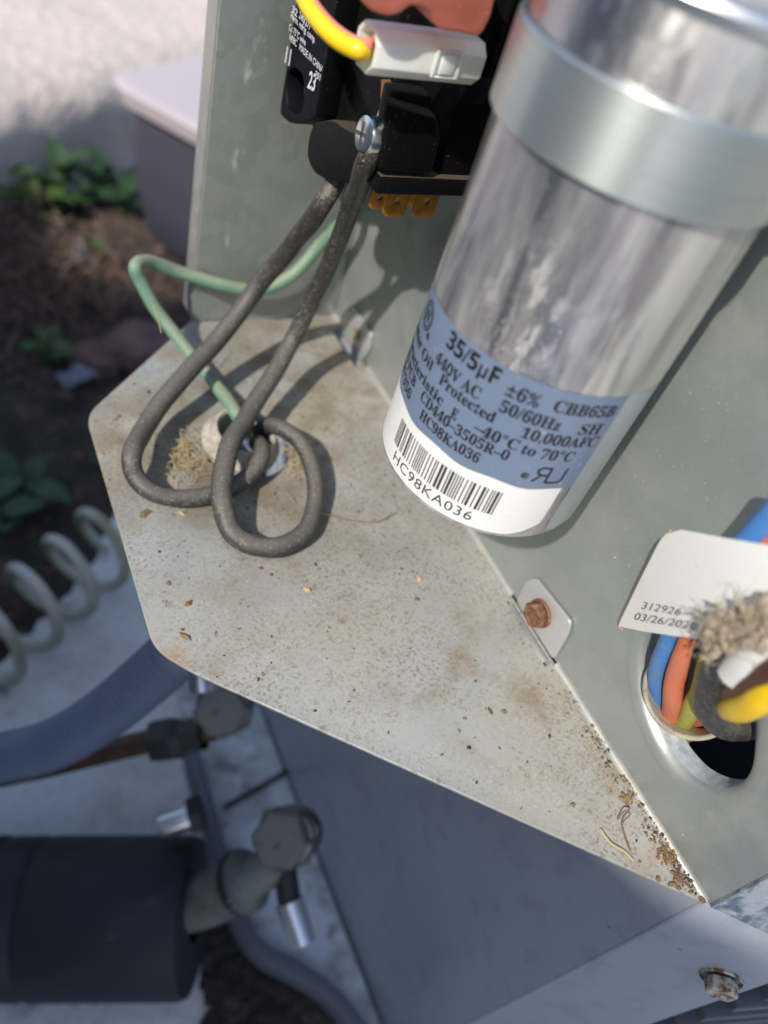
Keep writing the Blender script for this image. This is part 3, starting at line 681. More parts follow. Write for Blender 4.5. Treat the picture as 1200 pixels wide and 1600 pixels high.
ring2d(AR(-61), .0935, .0031, .0031, .00038, cf, bm); ring2d(AR(-61), .0935, .0024, .0024, .00028, cf, bm)
stroke2d([(AR(-61) - .0011, .0921), (AR(-61) - .0008, .0947), (AR(-61) + .0007, .0924), (AR(-61) + .0011, .0950)], .0005, cf, bm)
ring2d(AR(-53.5), .0908, .0008, .0008, .00022, cf, bm, 20); stroke2d([(AR(-53.5) - .0003, .0904), (AR(-53.5) - .0003, .0912), (AR(-53.5) + .0003, .0910), (AR(-53.5) - .0003, .0908), (AR(-53.5) + .0004, .0904)], .00022, cf, bm)
build('emblem', bm, MT['ink'], sleeve, smooth=None)
bm = bmesh.new(); z0, z1, w_ = .0752, .0792, .00052
xa = AR(25.5); 
stroke2d([(xa + .0030, z0), (xa + .0030, z1), (xa + .0012, z1), (xa + .0004, z1 - .0006), (xa + .0005, z1 - .0016), (xa + .0014, z1 - .0021), (xa + .0030, z1 - .0021)], w_, cf, bm)
stroke2d([(xa + .0015, z1 - .0021), (xa + .0001, z0)], w_, cf, bm)
stroke2d([(xa + .0030, z0), (xa + .0036, z0 - .0001), (xa + .0058, z0), (xa + .0066, z0 + .0007), (xa + .0066, z1)], w_, cf, bm)
ring2d(AR(21.3), .0763, .00085, .00085, .00024, cf, bm, 20); stroke2d([(AR(21.3) - .0003, .0759), (AR(21.3) - .0003, .0767), (AR(21.3) + .0003, .0765), (AR(21.3) - .0003, .0763), (AR(21.3) + .0004, .0759)], .00024, cf, bm)
build('recognition_mark', bm, MT['ink'], sleeve, smooth=None)
bm = bmesh.new(); r_ = random.Random(36); x = AR(-49.6); end = AR(16.8)
while x < end:
    wd = r_.choice((.00028, .00028, .00062)); gp = r_.choice((.00030, .00030, .00066))
    vs = [bm.verts.new(cf(*q)) for q in ((x, .0632), (x + wd, .0632), (x + wd, .0702), (x, .0702))]; bm.faces.new(vs); x += wd + gp
build('barcode', bm, MT['ink_thin'], white, smooth=None)
build('print', text_bm('HC98KA036', AR(8) - AR(-45), .0028, lambda x, y: cyl(-45 + math.degrees(x / RC), .0595 + y, .00016), None, 0, 0, 1.1), MT['ink_thin'], white, smooth=None)

# steel strap round the can, its foot on the partition
RS = RC + .0009; bm = bmesh.new(); zs = (.1333, .1337, .140, .1467, .1471)
cent = []
for a_ in rg(-210, 88, 90):
    t = A0 + radians(a_); cent.append((V(AX.x + RS * cos(t), AX.y + RS * sin(t), 0), V(cos(t), sin(t), 0)))
pL = cent[-1][0]; 
for k in range(1, 9):
    t = k / 8; cent.append((V(pL.x + (-.0012 - pL.x) * min(1, t * 1.6), pL.y - .020 * t, 0), V(-.9, -.4, 0).normalized()))
rows = []
for p, n_ in cent:
    rows.append([bm.verts.new(p + n_ * (0 if k in (0, 4) else .0005) + V(0, 0, z)) for k, z in enumerate(zs)] + [bm.verts.new(p - n_ * .0004 + V(0, 0, z)) for z in (.1471, .1333)])
for A, B in zip(rows, rows[1:]):
    for j in range(7): bm.faces.new((A[j], A[(j + 1) % 7], B[(j + 1) % 7], B[j]))
tag(build('mounting_strap', bm, MT['strap'], loc=(AX.x, AX.y, .1333), smooth=35), 'wide pale steel strap wrapped around the capacitor body', 'strap')

# ================================================================== contactor
XP = -.042
CT = thing('contactor', 'black plastic contactor with white printed lettering behind the capacitor', 'contactor', (-.025, .17, .088))
yz = lambda pxs, x: [(p.y, p.z) for p in (onx(a_, b_, x) for a_, b_ in pxs)]
def yzprism(pxs, x_front, depth, bev=.0006, r=0, holes=(), ext=None):
    """outline seen on the plane x = x_front, going back by depth"""
    lp = fillet(yz(pxs, x_front), r, 5) if r else yz(pxs, x_front)
    hs = [fillet(yz(h, x_front), .003, 5) for h in holes]
    return prism([lp] + hs, depth, (x_front, 0, 0), (0, 1, 0), (0, 0, 1), bev)
TOPZ = .172
build('body', box((-.029, .1525, .0945), (-.003, .222, TOPZ), .001), MT['bakelite'], CT)
p_l = onx(438, 165, XP); p_r = onx(504, 150, XP)
build('middle_block', yzprism([(507, 150), (486, 195), (520, 222), (580, 232), (604, 190), (640, -110), (545, -110)], XP + .005, .010, .0008), MT['bakelite'], CT)
# front plate with its slot and rounded foot
oa = [(p_l.y, TOPZ), (p_l.y, p_l.z), *[(q.y, q.z) for q in (onx(437, 178, XP), onx(450, 192, XP), onx(470, 194, XP), onx(488, 188, XP))], (p_r.y, p_r.z - .004), (p_r.y, TOPZ)]
hs = [(q.y, q.z) for q in (onx(449, 112, XP), onx(459, 104, XP), onx(472, 116, XP), onx(476, 140, XP), onx(472, 172, XP), onx(460, 180, XP), onx(449, 170, XP), onx(446, 140, XP))]
fp = build('front_plate', prism([fillet(oa, [0, .001, .002, .003, .003, .002, .001, 0], 4), fillet(hs, .002, 4)], .006, (XP, 0, 0), (0, 1, 0), (0, 0, 1), .0005), MT['plate'], CT)
build('plate_backing', box((XP + .0065, p_r.y + .0005, p_l.z - .001), (XP + .014, p_l.y - .001, TOPZ), .0005), MT['bakelite'], CT)
build('plate_rib', box((XP - .0012, p_r.y - .0006, p_r.z - .005), (XP + .006, p_r.y + .0012, TOPZ), .0005), MT['bakelite'], CT)
build('terminal_guard', yzprism([(488, 192), (481, 215), (478, 245), (488, 270), (512, 284), (560, 289), (584, 280), (592, 240), (575, 215), (540, 200), (520, 185)], XP - .001, .012, .001, .003), MT['bakelite'], CT)
def ptext(t, a_, b_, h, bm, bold=0.0, x=XP):
    p0, p1 = onx(*a_, x), onx(*b_, x); wd = abs(p1.y - p0.y); dz = p1.z - p0.z
    return text_bm(t, wd, h, lambda u, v: V(x - .00022, p0.y - u, p0.z + v + dz * u / wd), bm, 0, bold)
bm = bmesh.new()
ptext('32', (457, 19), (465, 27), .0017, bm, .012); ptext('240/277', (468, 28), (486, 48), .0017, bm, .012); ptext('150', (492, 47), (500, 56), .0017, bm, .012); ptext('40', (507, 63), (514, 70), .0017, bm, .012)
ptext('Herm. refrig. comp.', (455, 28), (493, 68), .0016, bm, .012); ptext('Cu 75°C wire', (452, 46), (478, 72), .0016, bm, .012)
ptext('HEBC   MADE IN CHINA', (453, 62), (505, 115), .0016, bm, .012)
ptext('11', (446, 97), (453, 103), .0042, bm, .02); ptext('23', (481, 136), (492, 143), .0042, bm, .02); ptext('2011', (493, 120), (504, 129), .0016, bm, .012)
build('print', bm, MT['white_ink'], fp, smooth=None)
# barrier block between terminals, chamfered top
def xz(pxs, y): return [(p.x, p.z) for p in (ony(a_, b_, y) for a_, b_ in pxs)]
bl = xz([(609, 160), (684, 182), (691, 215), (676, 275), (592, 268), (602, 200)], .150)
build('barrier', prism([fillet(bl, .0010, 3)], .005, (0, .155, 0), (1, 0, 0), (0, 0, 1), .0012), MT['bakelite'], CT)
bl = xz([(614, 140), (674, 148), (692, 200), (603, 190)], .1535)
build('barrier_slope', prism([fillet(bl, .001, 3)], .005, (0, .1585, 0), (1, 0, 0), (0, 0, 1), .001), MT['bakelite'], CT)
q0, q1 = ony(590, 285, .151), ony(730, 262, .151)
build('lower_ledge', box((q0.x, .1505, q0.z - .0028), (-.004, .159, q0.z + .0018), .0007), MT['bakelite'], CT)
q2, q3 = ony(722, 162, .1505), ony(770, 124, .1505)
build('side_lug', box((q2.x, .1505, q2.z), (q3.x, .1535, q3.z), .0008), MT['plate'], CT)
q4 = ony(757, 130, .151)
for dx_ in (.0, .0035):
    build('side_rib', box((q4.x + dx_, .1512, q4.z), (q4.x + .0012 + dx_, .1535, TOPZ), .0003), MT['bakelite'], CT)
# combination screw with its square clamp
sc = onx(579, 212, XP - .006); sx = V(-1, -.02, .10).normalized()
scr = build('terminal_screw', lathe([(.0034, -.009), (.0036, -.0044), (.0047, -.0042), (.0048, -.0032), (.0045, -.0028), (.0041, -.0026), (.0042, .0010), (.0039, .0018), (.0028, .0023), (0, .0024)], sc, sx, 40), MT['zinc_screw'], CT)
u_, v_, w2 = frame(sx, V(0, .25, 1))
bm = bmesh.new()
for uu, vv in ((u_, v_), (v_, u_)):
    box((-.0026, -.00045, 0), (.0026, .00045, .0004), 0, bm, Matrix(((uu.x, vv.x, w2.x, 0), (uu.y, vv.y, w2.y, 0), (uu.z, vv.z, w2.z, 0), (0, 0, 0, 1)))) if False else None
    r0 = sc + w2 * .00225
    vs = [bm.verts.new(r0 + uu * a_ + vv * b_ + w2 * h_) for h_ in (-.0002, .00022) for a_, b_ in ((-.0026, -.00042), (.0026, -.00042), (.0026, .00042), (-.0026, .00042))]
    for f in ((4, 5, 6, 7), (0, 1, 5, 4), (1, 2, 6, 5), (2, 3, 7, 6), (3, 0, 4, 7)): bm.faces.new([vs[k] for k in f])
build('cross_slot', bm, MT['slot'], scr)
cq = sc - sx * .0035
build('clamp_plate', box((-.0006, -.0048, -.0052), (.0006, .0046, .0050), .0003, M=Matrix.Translation(cq) @ sx.to_track_quat('X', 'Z').to_matrix().to_4x4()), MT['zinc_screw'], CT)
bm = bmesh.new()
for k in range(5):
    a_ = onx(598 + k * 2.6, 125, XP - .001); b_ = onx(596 + k * 2.2, 172, XP - .002); tube([a_, b_], .00035, 6, bm)
build('copper_strand', bm, MT['copper'], CT)
# brass blades below
for (px, py, yy, wd, ln) in ((622, 300, .1560, 37, 36), (669, 300, .1560, 35, 37), (594, 298, .163, 30, 26), (650, 300, .163, 22, 20)):
    a_ = ony(px - wd / 2, py, yy); b_ = ony(px + wd / 2, py, yy); c_ = ony(px - wd / 2, py + ln, yy)
    h_ = abs(a_.z - c_.z); w3 = abs(b_.x - a_.x)
    lp = fillet([(a_.x, a_.z + .003), (a_.x, a_.z - h_), (a_.x + w3, a_.z - h_), (a_.x + w3, a_.z + .003)], [0, .0018, .0018, 0])
    build('brass_blade', prism([lp, circ(a_.x + w3 * .5, a_.z - h_ * .3, w3 * .12, 12)], .0009, (0, yy, 0), (1, 0, 0), (0, 0, 1), .0002), MT['brass'], CT)

# milky nylon plug housing, open at the left end, pushed on a blade
yc = .1430; pA = ony(584, 88, yc); pB = ony(755, 106, yc)
tp = ony(660, 58, yc - .002); bt = ony(655, 131, yc - .002)
ht = (tp.z - bt.z) / 2 * 1.0; dp = .0044; axis = (pB - pA); axis.y = 0; ln = axis.length; axis.normalize()
cen = V(pA.x, yc + .0042, (pA.z))
upv = V(-axis.z, 0, axis.x); 
if upv.z < 0: upv = -upv
PH = thing('plug_housing', 'milky white nylon plug housing with yellow wire entering its open end', 'connector', tuple(cen))
def oct_ring(bm, s, hy, hz, ch): 
    c_ = cen + axis * s
    return [bm.verts.new(c_ + V(0, a_, 0) + upv * b_) for a_, b_ in ((-hy, -hz + ch), (-hy, hz - ch), (-hy + ch, hz), (hy - ch, hz), (hy, hz - ch), (hy, -hz + ch), (hy - ch, -hz), (-hy + ch, -hz))]
bm = bmesh.new(); rings = [oct_ring(bm, *a_) for a_ in ((.0075, dp * .70, ht * .70, .0012), (.0002, dp * .82, ht * .82, .0016), (0, dp * .95, ht * .95, .0020), (.0004, dp, ht, .0022), (ln - .0004, dp, ht, .0020), (ln, dp * .95, ht * .95, .0019))]
for A, B in zip(rings, rings[1:]):
    for k in range(8): bm.faces.new((A[k], A[(k + 1) % 8], B[(k + 1) % 8], B[k]))
bm.faces.new(rings[0]); bm.faces.new(rings[-1])
build('housing', bm, MT['white_plastic'], PH)
fy = cen.y - dp
Mh = Matrix(((axis.x, 0, upv.x, cen.x), (0, 1, 0, fy), (axis.z, 0, upv.z, cen.z), (0, 0, 0, 1)))
# latch window: raised frame and tongue
for (x0, x1, z0_, z1_, d) in ((ln * .52, ln * .55, -.5, .5, .0006), (ln * .74, ln * .77, -.5, .5, .0006), (ln * .55, ln * .74, .42, .5, .0006), (ln * .55, ln * .74, -.5, -.42, .0006)):
    build('latch_frame', box((x0, -d, z0_ * ht * 1.25), (x1, .0005, z1_ * ht * 1.25), .00015, M=Mh), MT['white_plastic'], PH)
build('latch_tongue', box((ln * .575, -.0008, -.36 * ht * 1.25), (ln * .71, .0005, .36 * ht * 1.25), .0003, M=Mh), MT['white_plastic'], PH)
# red translucent hood above
rp = xz([(558, -90), (571, 2), (580, 18), (606, 26), (624, 23), (642, 9), (660, 12), (672, 20), (678, 38), (688, 47), (748, 58), (756, 50), (768, 26), (792, -90)], .1385)
tag(build('terminal_hood', prism([fillet(rp, .0008, 3)], .0085, (0, .1470, 0), (1, 0, 0), (0, 0, 1), .0006, 2), MT['red_plastic'], smooth=40), 'translucent orange red terminal hood above the milky plug housing', 'connector')

# ================================================================== wires
def zpath(pts, n=8): return spline([onz(*p) for p in pts], n)
def xpath(pts, n=8): return spline([onx(*p) for p in pts], n)
def wire(name, path, r, ma, label, cat='wire', group=None, seg=16):
    sd = noise.random() * 0 + len(LOC) * 3.7
    rr_ = r if callable(r) else (lambda t, k=r: k)
    path = [p + Vector((noise.noise(p * 70 + Vector((sd, 0, 0))), noise.noise(p * 70 + Vector((0, sd, 0))), noise.noise(p * 70 + Vector((0, 0, sd))))) * .0006 for p in path]
    r = lambda t: rr_(t) * (1 + .035 * noise.noise(Vector((t * 30, sd, 0))))
    return tag(build(name, tube(path, r, seg), ma, loc=tuple(path[-1]), smooth=60), label, cat, group)
fr = spline([sc - sx * .0045 + V(0, .0015, .001), onx(574, 250, XP - .0055), ond(549, 322, .209), ond(507, 428, .240), ond(457, 530, .257), ond(402, 625, .246), ond(359, 700, .229), onz(345, 768, .011), onz(358, 826, .0065), onz(394, 852, .0045), onz(440, 853, .0045), onz(477, 827, .0045), onz(492, 785, .0055), onz(488, 732, .008), onz(470, 692, .010), onz(440, 671, .010), onz(417, 667, .007), onz(404, 676, .001), onz(400, 688, -.012)], 10)
fat = lambda t: .00245 + .0005 * sin(pi * min(1, max(0, (t - .03) / .62))) + .0003 * t
wire('black_wire', fr, fat, MT['black_wire'], 'black wire from the bright screw, its front loop lowest on the shelf', group='thick black supply wires', seg=18)
lf = spline([onx(550, 225, XP + .006), onx(536, 262, XP + .005), onx(523, 290, XP + .003), ond(498, 328, .215), ond(452, 389, .240), ond(398, 455, .252), ond(338, 532, .251), ond(276, 602, .240), ond(233, 657, .233), onz(209, 708, .011), onz(214, 746, .007), onz(246, 772, .0045), onz(300, 779, .0034), onz(350, 768, .0034), onz(390, 742, .006), onz(407, 712, .008), onz(404, 693, .004), onz(394, 692, -.012)], 10)
wire('black_wire', lf, fat, MT['black_wire'], 'black wire from under the contactor, its loop reaching farthest left', group='thick black supply wires', seg=18)
gr = spline([onz(556, 330, .050), onz(540, 345, .048), onz(500, 385, .035), onz(450, 434, .023), onz(400, 453, .018), onz(350, 447, .019), onz(290, 428, .022), onz(246, 412, .026), onz(222, 410, .028), onz(211, 420, .028), onz(222, 446, .023), onz(262, 508, .012), onz(310, 568, .0045), onz(350, 618, .0065), onz(372, 650, .007), onz(382, 676, -.002), onz(386, 692, -.014)], 8)
wire('ground_wire', gr, .0023, MT['green_wire'], 'pale green wire bent at left and running down into the bushing')
yw = spline([cen + axis * .007, cen + axis * .001, onx(562, 78, -.0605), onx(530, 63, -.0625), onx(500, 36, -.0640), onx(477, 2, -.0645), onx(458, -45, -.064), onx(448, -90, -.063)], 10)
yo = wire('yellow_wire', yw, .0018, MT['yellow'], 'bright yellow wire with pink tracer curving into the milky plug')
off = V(.0012, -.0006, .0019)
build('tracer_stripe', tube([p + off * .55 for p in yw], .0011, 8), MT['pink'], yo)
# bushing in the shelf hole
bc = V(hc.x - .0015, hc.y + .0015, 0)
bt_ = V(.10, -.10, 1).normalized()
bu = build('bushing', lathe([(.0098, -.02), (.0098, -.0015), (.0126, -.001), (.0128, .0012), (.0108, .0018), (.0106, .0055), (.0100, .0066), (.0092, .0068), (.0086, .0060), (.0084, -.02)], bc, bt_, 48), MT['sleeve_ring'], loc=tuple(bc))
tag(bu, 'dusty off-white plastic bushing set in the round shelf hole', 'bushing')

# wires through the partition hole
WG = 'wires passing through the partition hole'
wire('blue_wire', xpath([(1062, 1095, .022), (1036, 1105, .008), (1028, 1060, -.004), (1042, 1008, -.010), (1072, 952, -.013), (1125, 890, -.015), (1180, 830, -.017), (1240, 765, -.018)]), .0023, MT['blue_wire'], 'blue wire leftmost in the hole, leaving at upper right behind the tag', group=WG)
wire('orange_wire', xpath([(1070, 1105, .022), (1056, 1130, .009), (1049, 1105, -.001), (1056, 1060, -.008), (1074, 1008, -.012), (1105, 950, -.0135), (1170, 880, -.015), (1240, 820, -.016)]), .0023, MT['salmon'], 'speckled salmon orange wire beside the blue one', group=WG)
wire('thin_black_wire', xpath([(1080, 1110, .02), (1076, 1120, .008), (1082, 1080, -.003), (1096, 1025, -.010), (1120, 960, -.013), (1190, 890, -.014)]), .0023, MT['foam'], 'thin black wire between salmon and red wires', group=WG)
wire('red_wire', xpath([(1076, 1150, .02), (1080, 1110, .006), (1092, 1066, -.004), (1112, 1020, -.010), (1140, 960, -.012)]), .0019, MT['red_wire'], 'dark red wire half hidden behind the black cable', group=WG)
wire('yellow_green_wire', xpath([(1066, 1190, .022), (1064, 1150, .010), (1074, 1118, .001), (1092, 1084, -.006), (1108, 1040, -.011), (1118, 1000, -.013), (1150, 940, -.015)]), .0022, MT['yellow_green'], 'dull yellow green wire low in the white ring', group=WG)
wire('tan_orange_wire', xpath([(1084, 1120, .022), (1088, 1130, .012), (1100, 1108, .002), (1116, 1070, -.006), (1130, 1010, -.010)]), .0020, MT['salmon'], 'short orange wire end right of the yellow green one', group=WG)
wire('black_cable', xpath([(1176, 965, -.0235), (1158, 985, -.0245), (1132, 1025, -.023), (1112, 1075, -.018), (1112, 1112, -.012), (1132, 1133, -.004), (1162, 1137, .006), (1200, 1135, .016)]), .0030, MT['black_wire'], 'thick dusty black cable hooking round the lower right of the hole', 'cable', WG, 18)
wire('yellow_wire', xpath([(1142, 1090, -.006), (1136, 1102, -.012), (1148, 1106, -.019), (1175, 1097, -.023), (1205, 1080, -.025), (1260, 1050, -.026)]), .0027, MT['yellow'], 'thick yellow wire below the brown one at the right edge', group=WG, seg=18)
wire('brown_wire', xpath([(1126, 1088, -.006), (1134, 1080, -.014), (1160, 1066, -.0225), (1200, 1045, -.027), (1260, 1012, -.030)]), .0027, MT['brown_wire'], 'brown wire between two yellow wires at the right edge', group=WG)
y2 = xpath([(1120, 1082, -.008), (1132, 1070, -.016), (1150, 1050, -.022), (1185, 1022, -.026), (1250, 975, -.029)])
wire('yellow_wire', y2, .0022, MT['yellow'], 'yellow wire running under a white paper sleeve', group=WG)
tag(build('paper_sleeve', tube(xpath([(1152, 1048, -.0225), (1185, 1022, -.0262), (1250, 975, -.0292)], 6), .0036, 20), MT['tag'], smooth=60), 'white paper sleeve wrapped on a yellow wire at right edge', 'label')
rc = onx(1078, 1083, .0005); rn = V(-.80, -.15, .50).normalized()
bm = lathe([(.0098, -.016), (.0098, -.0005), (.0100, .0003), (.0104, .0006), (.0109, .0003), (.0111, -.0003), (.0109, -.016)], rc, rn, 48)
tag(build('cable_ring', bm, MT['sleeve_ring'], loc=tuple(rc), smooth=60), 'glossy off-white plastic ring around the wires in the hole', 'ring')
# tag with printed numbers
t0, t1_, t2_ = onx(957, 978, -.0105), onx(1050, 826, -.0165), onx(1215, 858, -.0265)
tn = (t1_ - t0).cross(t2_ - t0).normalized()
if tn.dot(CAM - t0) < 0: tn = -tn
def on_tag(px, py, lift=0.0):
    p = onp(px, py, t0, tn); s = (px - 1090) / 130.0
    return p + tn * (lift - .0022 * s * s + .0006)
out_px = fillet([(956, 981), (1046, 822), (1222, 858), (1226, 1008), (1090, 997)], [9, 34, 18, 6, 0], 6)
bm = bmesh.new()
# fill the outline with rows so that it can curl
def inside_rows(poly, n=26, m_=16):
    ys = [p[1] for p in poly]; y0, y1 = min(ys) + .01, max(ys) - .01; rows = []
    for i in range(n + 1):
        y = y0 + (y1 - y0) * i / n; xs = []
        for a_, b_ in zip(poly, poly[1:] + poly[:1]):
            if (a_[1] - y) * (b_[1] - y) < 0: xs.append(a_[0] + (b_[0] - a_[0]) * (y - a_[1]) / (b_[1] - a_[1]))
        rows.append([(min(xs) + (max(xs) - min(xs)) * k / m_, y) for k in range(m_ + 1)])
    return rows
rows = [[bm.verts.new(on_tag(*q)) for q in r] for r in inside_rows(out_px)]
for A, B in zip(rows, rows[1:]):
    for k in range(len(A) - 1): bm.faces.new((A[k], A[k + 1], B[k + 1], B[k]))
bmesh.ops.remove_doubles(bm, verts=bm.verts, dist=1e-7)
bmesh.ops.solidify(bm, geom=bm.faces, thickness=.00018)
tg = tag(build('paper_tag', bm, MT['tag'], smooth=40), 'white rounded paper tag with printed number and date on the wires', 'label')
build('yellowed_edge', tube([on_tag(*p, -.0001) for p in spline([V(962, 984, 0), V(957, 976, 0), V(975, 944, 0), V(1010, 884, 0), V(1036, 842, 0), V(1050, 829, 0)], 5) for p in [(p.x, p.y)]], .00016, 6), MT['tag_edge'], tg)
def tagtext(t, a_, b_, hv, bm):
    ax_ = Vector(b_) - Vector(a_)
    return text_bm(t, 1.0, 1.0, lambda x, y: on_tag(a_[0] + ax_.x * x + hv[0] * y, a_[1] + ax_.y * x + hv[1] * y, .0004), bm, 0, -.004)
bm = bmesh.new()
tagtext('312926', (1001, 951), (1068, 961), (6, -11), bm); tagtext('–', (1076, 962), (1088, 963.5), (6, -11), bm); tagtext('2516', (1091, 965), (1130, 971), (6, -11), bm)
tagtext('03/26/2020', (987, 968), (1093, 983), (6, -11), bm)
build('print', bm, MT['ink_thin'], tg, smooth=None)
# lint caught on the wires
bm = bmesh.new(); r_ = random.Random(21)
for (px, py, x_, r0, sq) in ((1158, 990, -.0285, .0030, (.5, 1.2, .8)), (1182, 972, -.030, .0042, (.5, 1.1, .7)), (1205, 955, -.031, .0045, (.5, 1, .8)), (1128, 985, -.0285, .0024, (.4, 1, .9)), (1108, 990, -.0280, .0017, (.4, 1, 1)), (1140, 965, -.0285, .0015, (.4, 1, 1)), (1118, 1022, -.0275, .0015, (.4, .7, 2.4)), (1190, 1008, -.030, .0024, (.4, 1, .8))):
    bm = blob(onx(px, py, x_), r0 * .68, 3, .7, 2.0, px, bm, sq)
for i in range(140):                                     # torn papery shreds
    p = onx(r_.uniform(1098, 1210), r_.gauss(982, 16), r_.uniform(-.0335, -.0275)); flake(bm, p, V(-1, r_.gauss(0, .5), r_.gauss(.3, .5)), r_.uniform(.0006, .0016), r_, .5)
for i in range(260):
    p = onx(r_.uniform(1092, 1205), r_.gauss(985, 20), r_.uniform(-.0345, -.027)); d = V(r_.gauss(0, 1), r_.gauss(0, 1), r_.gauss(0, 1)).normalized() * r_.uniform(.001, .0042)
    tube(spline([p, p + d * .5 + V(r_.gauss(0, .0008), r_.gauss(0, .0008), r_.gauss(0, .0008)), p + d], 3), .00006, 4, bm)
tag(build('lint_clump', bm, MT['lint'], smooth=70), 'ragged grey beige lint clump caught on the wires over the tag', 'lint')

# ================================================================== pipes, valves and coil below the shelf
hz_ = lambda pts, n=8: spline([ond(*p) for p in pts], n)
cpath = hz_([(-150, 1205, .345), (-70, 1196, .33), (0, 1184, .318), (60, 1171, .310), (110, 1150, .303), (165, 1114, .296), (215, 1074, .288), (275, 1020, .278)], 12)
ctop = V(bc.x, bc.y, -.03); cpath += spline([cpath[-1], (cpath[-1] + ctop) / 2 + V(.004, -.004, -.006), ctop, V(bc.x, bc.y, -.004)], 8)[1:]
k_ = [0.0]
for a_, b_ in zip(cpath, cpath[1:]): k_.append(k_[-1] + (b_ - a_).length)
fine = []; tot = k_[-1]; nn_ = int(tot / .00075); j = 0
for i in range(nn_ + 1):
    s = tot * i / nn_
    while j < len(k_) - 2 and k_[j + 1] < s: j += 1
    fine.append(cpath[j].lerp(cpath[j + 1], (s - k_[j]) / max(1e-9, k_[j + 1] - k_[j])))
tag(build('flexible_conduit', tube(fine, lambda t:   .0102 + .00016 * sin(t * nn_ * .00075 / .0032 * 2 * pi), 24), MT['conduit'], loc=tuple(fine[0]), smooth=70), 'grey blue ribbed flexible conduit rising from left under the shelf', 'conduit')
# insulated suction line
p0 = ond(-330, 1432, .365); p1 = ond(312, 1430, .365); d_ = (p1 - p0).normalized(); ln_ = (p1 - p0).length
segs = [(0, .0355), (ln_ * .50, .0355), (ln_ * .515, .0330), (ln_ * .53, .0352), (ln_ * .60, .0354), (ln_ * .617, .0336), (ln_ * .63, .0354), (ln_ * .97, .0352), (ln_ * .985, .034), (ln_ * .99, .030), (ln_ * .99, .012)]
IP = thing('insulated_pipe', 'thick black foam insulated pipe lying across the lower left corner', 'pipe', tuple(p0))
build('foam_sleeve', lathe([(r_2, h_) for h_, r_2 in segs], p0, d_, 48), MT['foam'], IP, smooth=50)
v1c = ond(442, 1310, .335); st0 = ond(318, 1405, .355); st1 = ond(400, 1368, .345)
build('pipe_end', tube(spline([p1 - d_ * .03, st0, st1, ond(430, 1345, .348)], 6), lambda t: .0125 if t < .52 else (.0138 if t < .62 else .0088), 24), MT['valve'], IP, smooth=40)
build('braze_ring', tube(spline([st1 + (st0 - st1) * .35, st1 + (st0 - st1) * .22], 2), .0142, 24), MT['valve_dark'], IP)
# service valves
VG = 'service valves under the shelf'
def valve(center, axis, r, label, port):
    t = thing('service_valve', label, 'valve', tuple(center), VG); ax_ = Vector(axis).normalized()
    build('body', lathe([(0, -.034), (r * .95, -.034), (r * .95, -.014), (r * 1.05, -.012), (r * 1.05, -.004), (r * .8, -.003)], center, ax_, 24), MT['valve_dark'], t)
    build('hex_collar', lathe([(r * .8, -.010), (r * 1.22, -.0095), (r * 1.22, -.0045), (r * .9, -.004)], center, ax_, 6, up=V(.1, .4, 1)), MT['valve'], t, smooth=20)
    build('thread', lathe([q for k in range(6) for q in ((r * .90, -.0040 + k * .0004), (r * .97, -.0038 + k * .0004))], center, ax_, 24), MT['silver'], t)
    build('cap', lathe([(r * .9, -.003), (r * 1.02, -.0022), (r * 1.02, .007), (r * .9, .0085), (0, .0088)], center, ax_, 6, up=V(.3, .2, 1)), MT['valve'], t, smooth=20)
    a_, b_, c_ = port
    build('port_neck', tube([a_, b_], .0052, 16), MT['valve_dark'], t)
    build('port_tip', tube([b_, b_.lerp(c_, .5), c_], lambda s: .0062 if s < .9 else .0056, 18), MT['silver'], t)
valve(v1c, (CAM - v1c).normalized() + V(-.25, 0, .0), .0125, 'larger service valve with dark hex cap right of the black foam pipe', (ond(445, 1355, .345), ond(452, 1408, .342), ond(474, 1474, .338)))
v2c = ond(348, 1108, .345)
valve(v2c, (CAM - v2c).normalized() + V(-.1, 0, -.2), .0120, 'smaller service valve half hidden under the shelf edge', (ond(312, 1020, .318), ond(312, 1040, .318), ond(317, 1082, .316)))
LL = thing('liquid_line', 'thin brown copper pipe with dark flare nut below grey conduit', 'pipe', tuple(ond(20, 1200, .37)))
lp = hz_([(-120, 1235, .385), (60, 1200, .375), (150, 1178, .37), (235, 1158, .365), (300, 1146, .36), (350, 1135, .36)], 5)
build('copper_pipe', tube(lp, .0056, 14), MT['old_copper'], LL, smooth=60)
a_, b_ = ond(238, 1160, .36), ond(318, 1145, .357)
build('flare_nut', lathe([(.006, 0), (.0098, .0008), (.0105, .004), (.0105, .012), (.0085, .016), (.0085, (b_ - a_).length)], a_, b_ - a_, 6), MT['valve_dark'], LL, smooth=20)
bo = thing('bolt', 'short silver bolt stub beside the base pan rim', 'bolt', tuple(ond(312, 1272, .36)))
build('shank', tube([ond(312, 1270, .362), ond(262, 1288, .360), ond(252, 1291, .360)], lambda s: .0062 if s < .99 else .0052, 18), MT['silver'], bo)
build('nut', lathe([(0, 0), (.0092, .0005), (.0092, .006), (.006, .007)], ond(318, 1268, .363), ond(252, 1291, .360) - ond(318, 1268, .363), 6), MT['valve_dark'], bo, smooth=20)
# heap of dark soil-coloured lumps between pipe and pan
bm = bmesh.new(); r_ = random.Random(17)
for i in range(420):
    px = r_.uniform(330, 560); py = r_.uniform(1440, 1640); p = onz(px, py, PAD + .001)
    s = r_.uniform(.002, .008); blob(p, s, 1, .5, 2, i, bm, (1, 1, .6))
kind(build('dark_lumps', bm, MT['soil'], smooth=None), 'stuff')
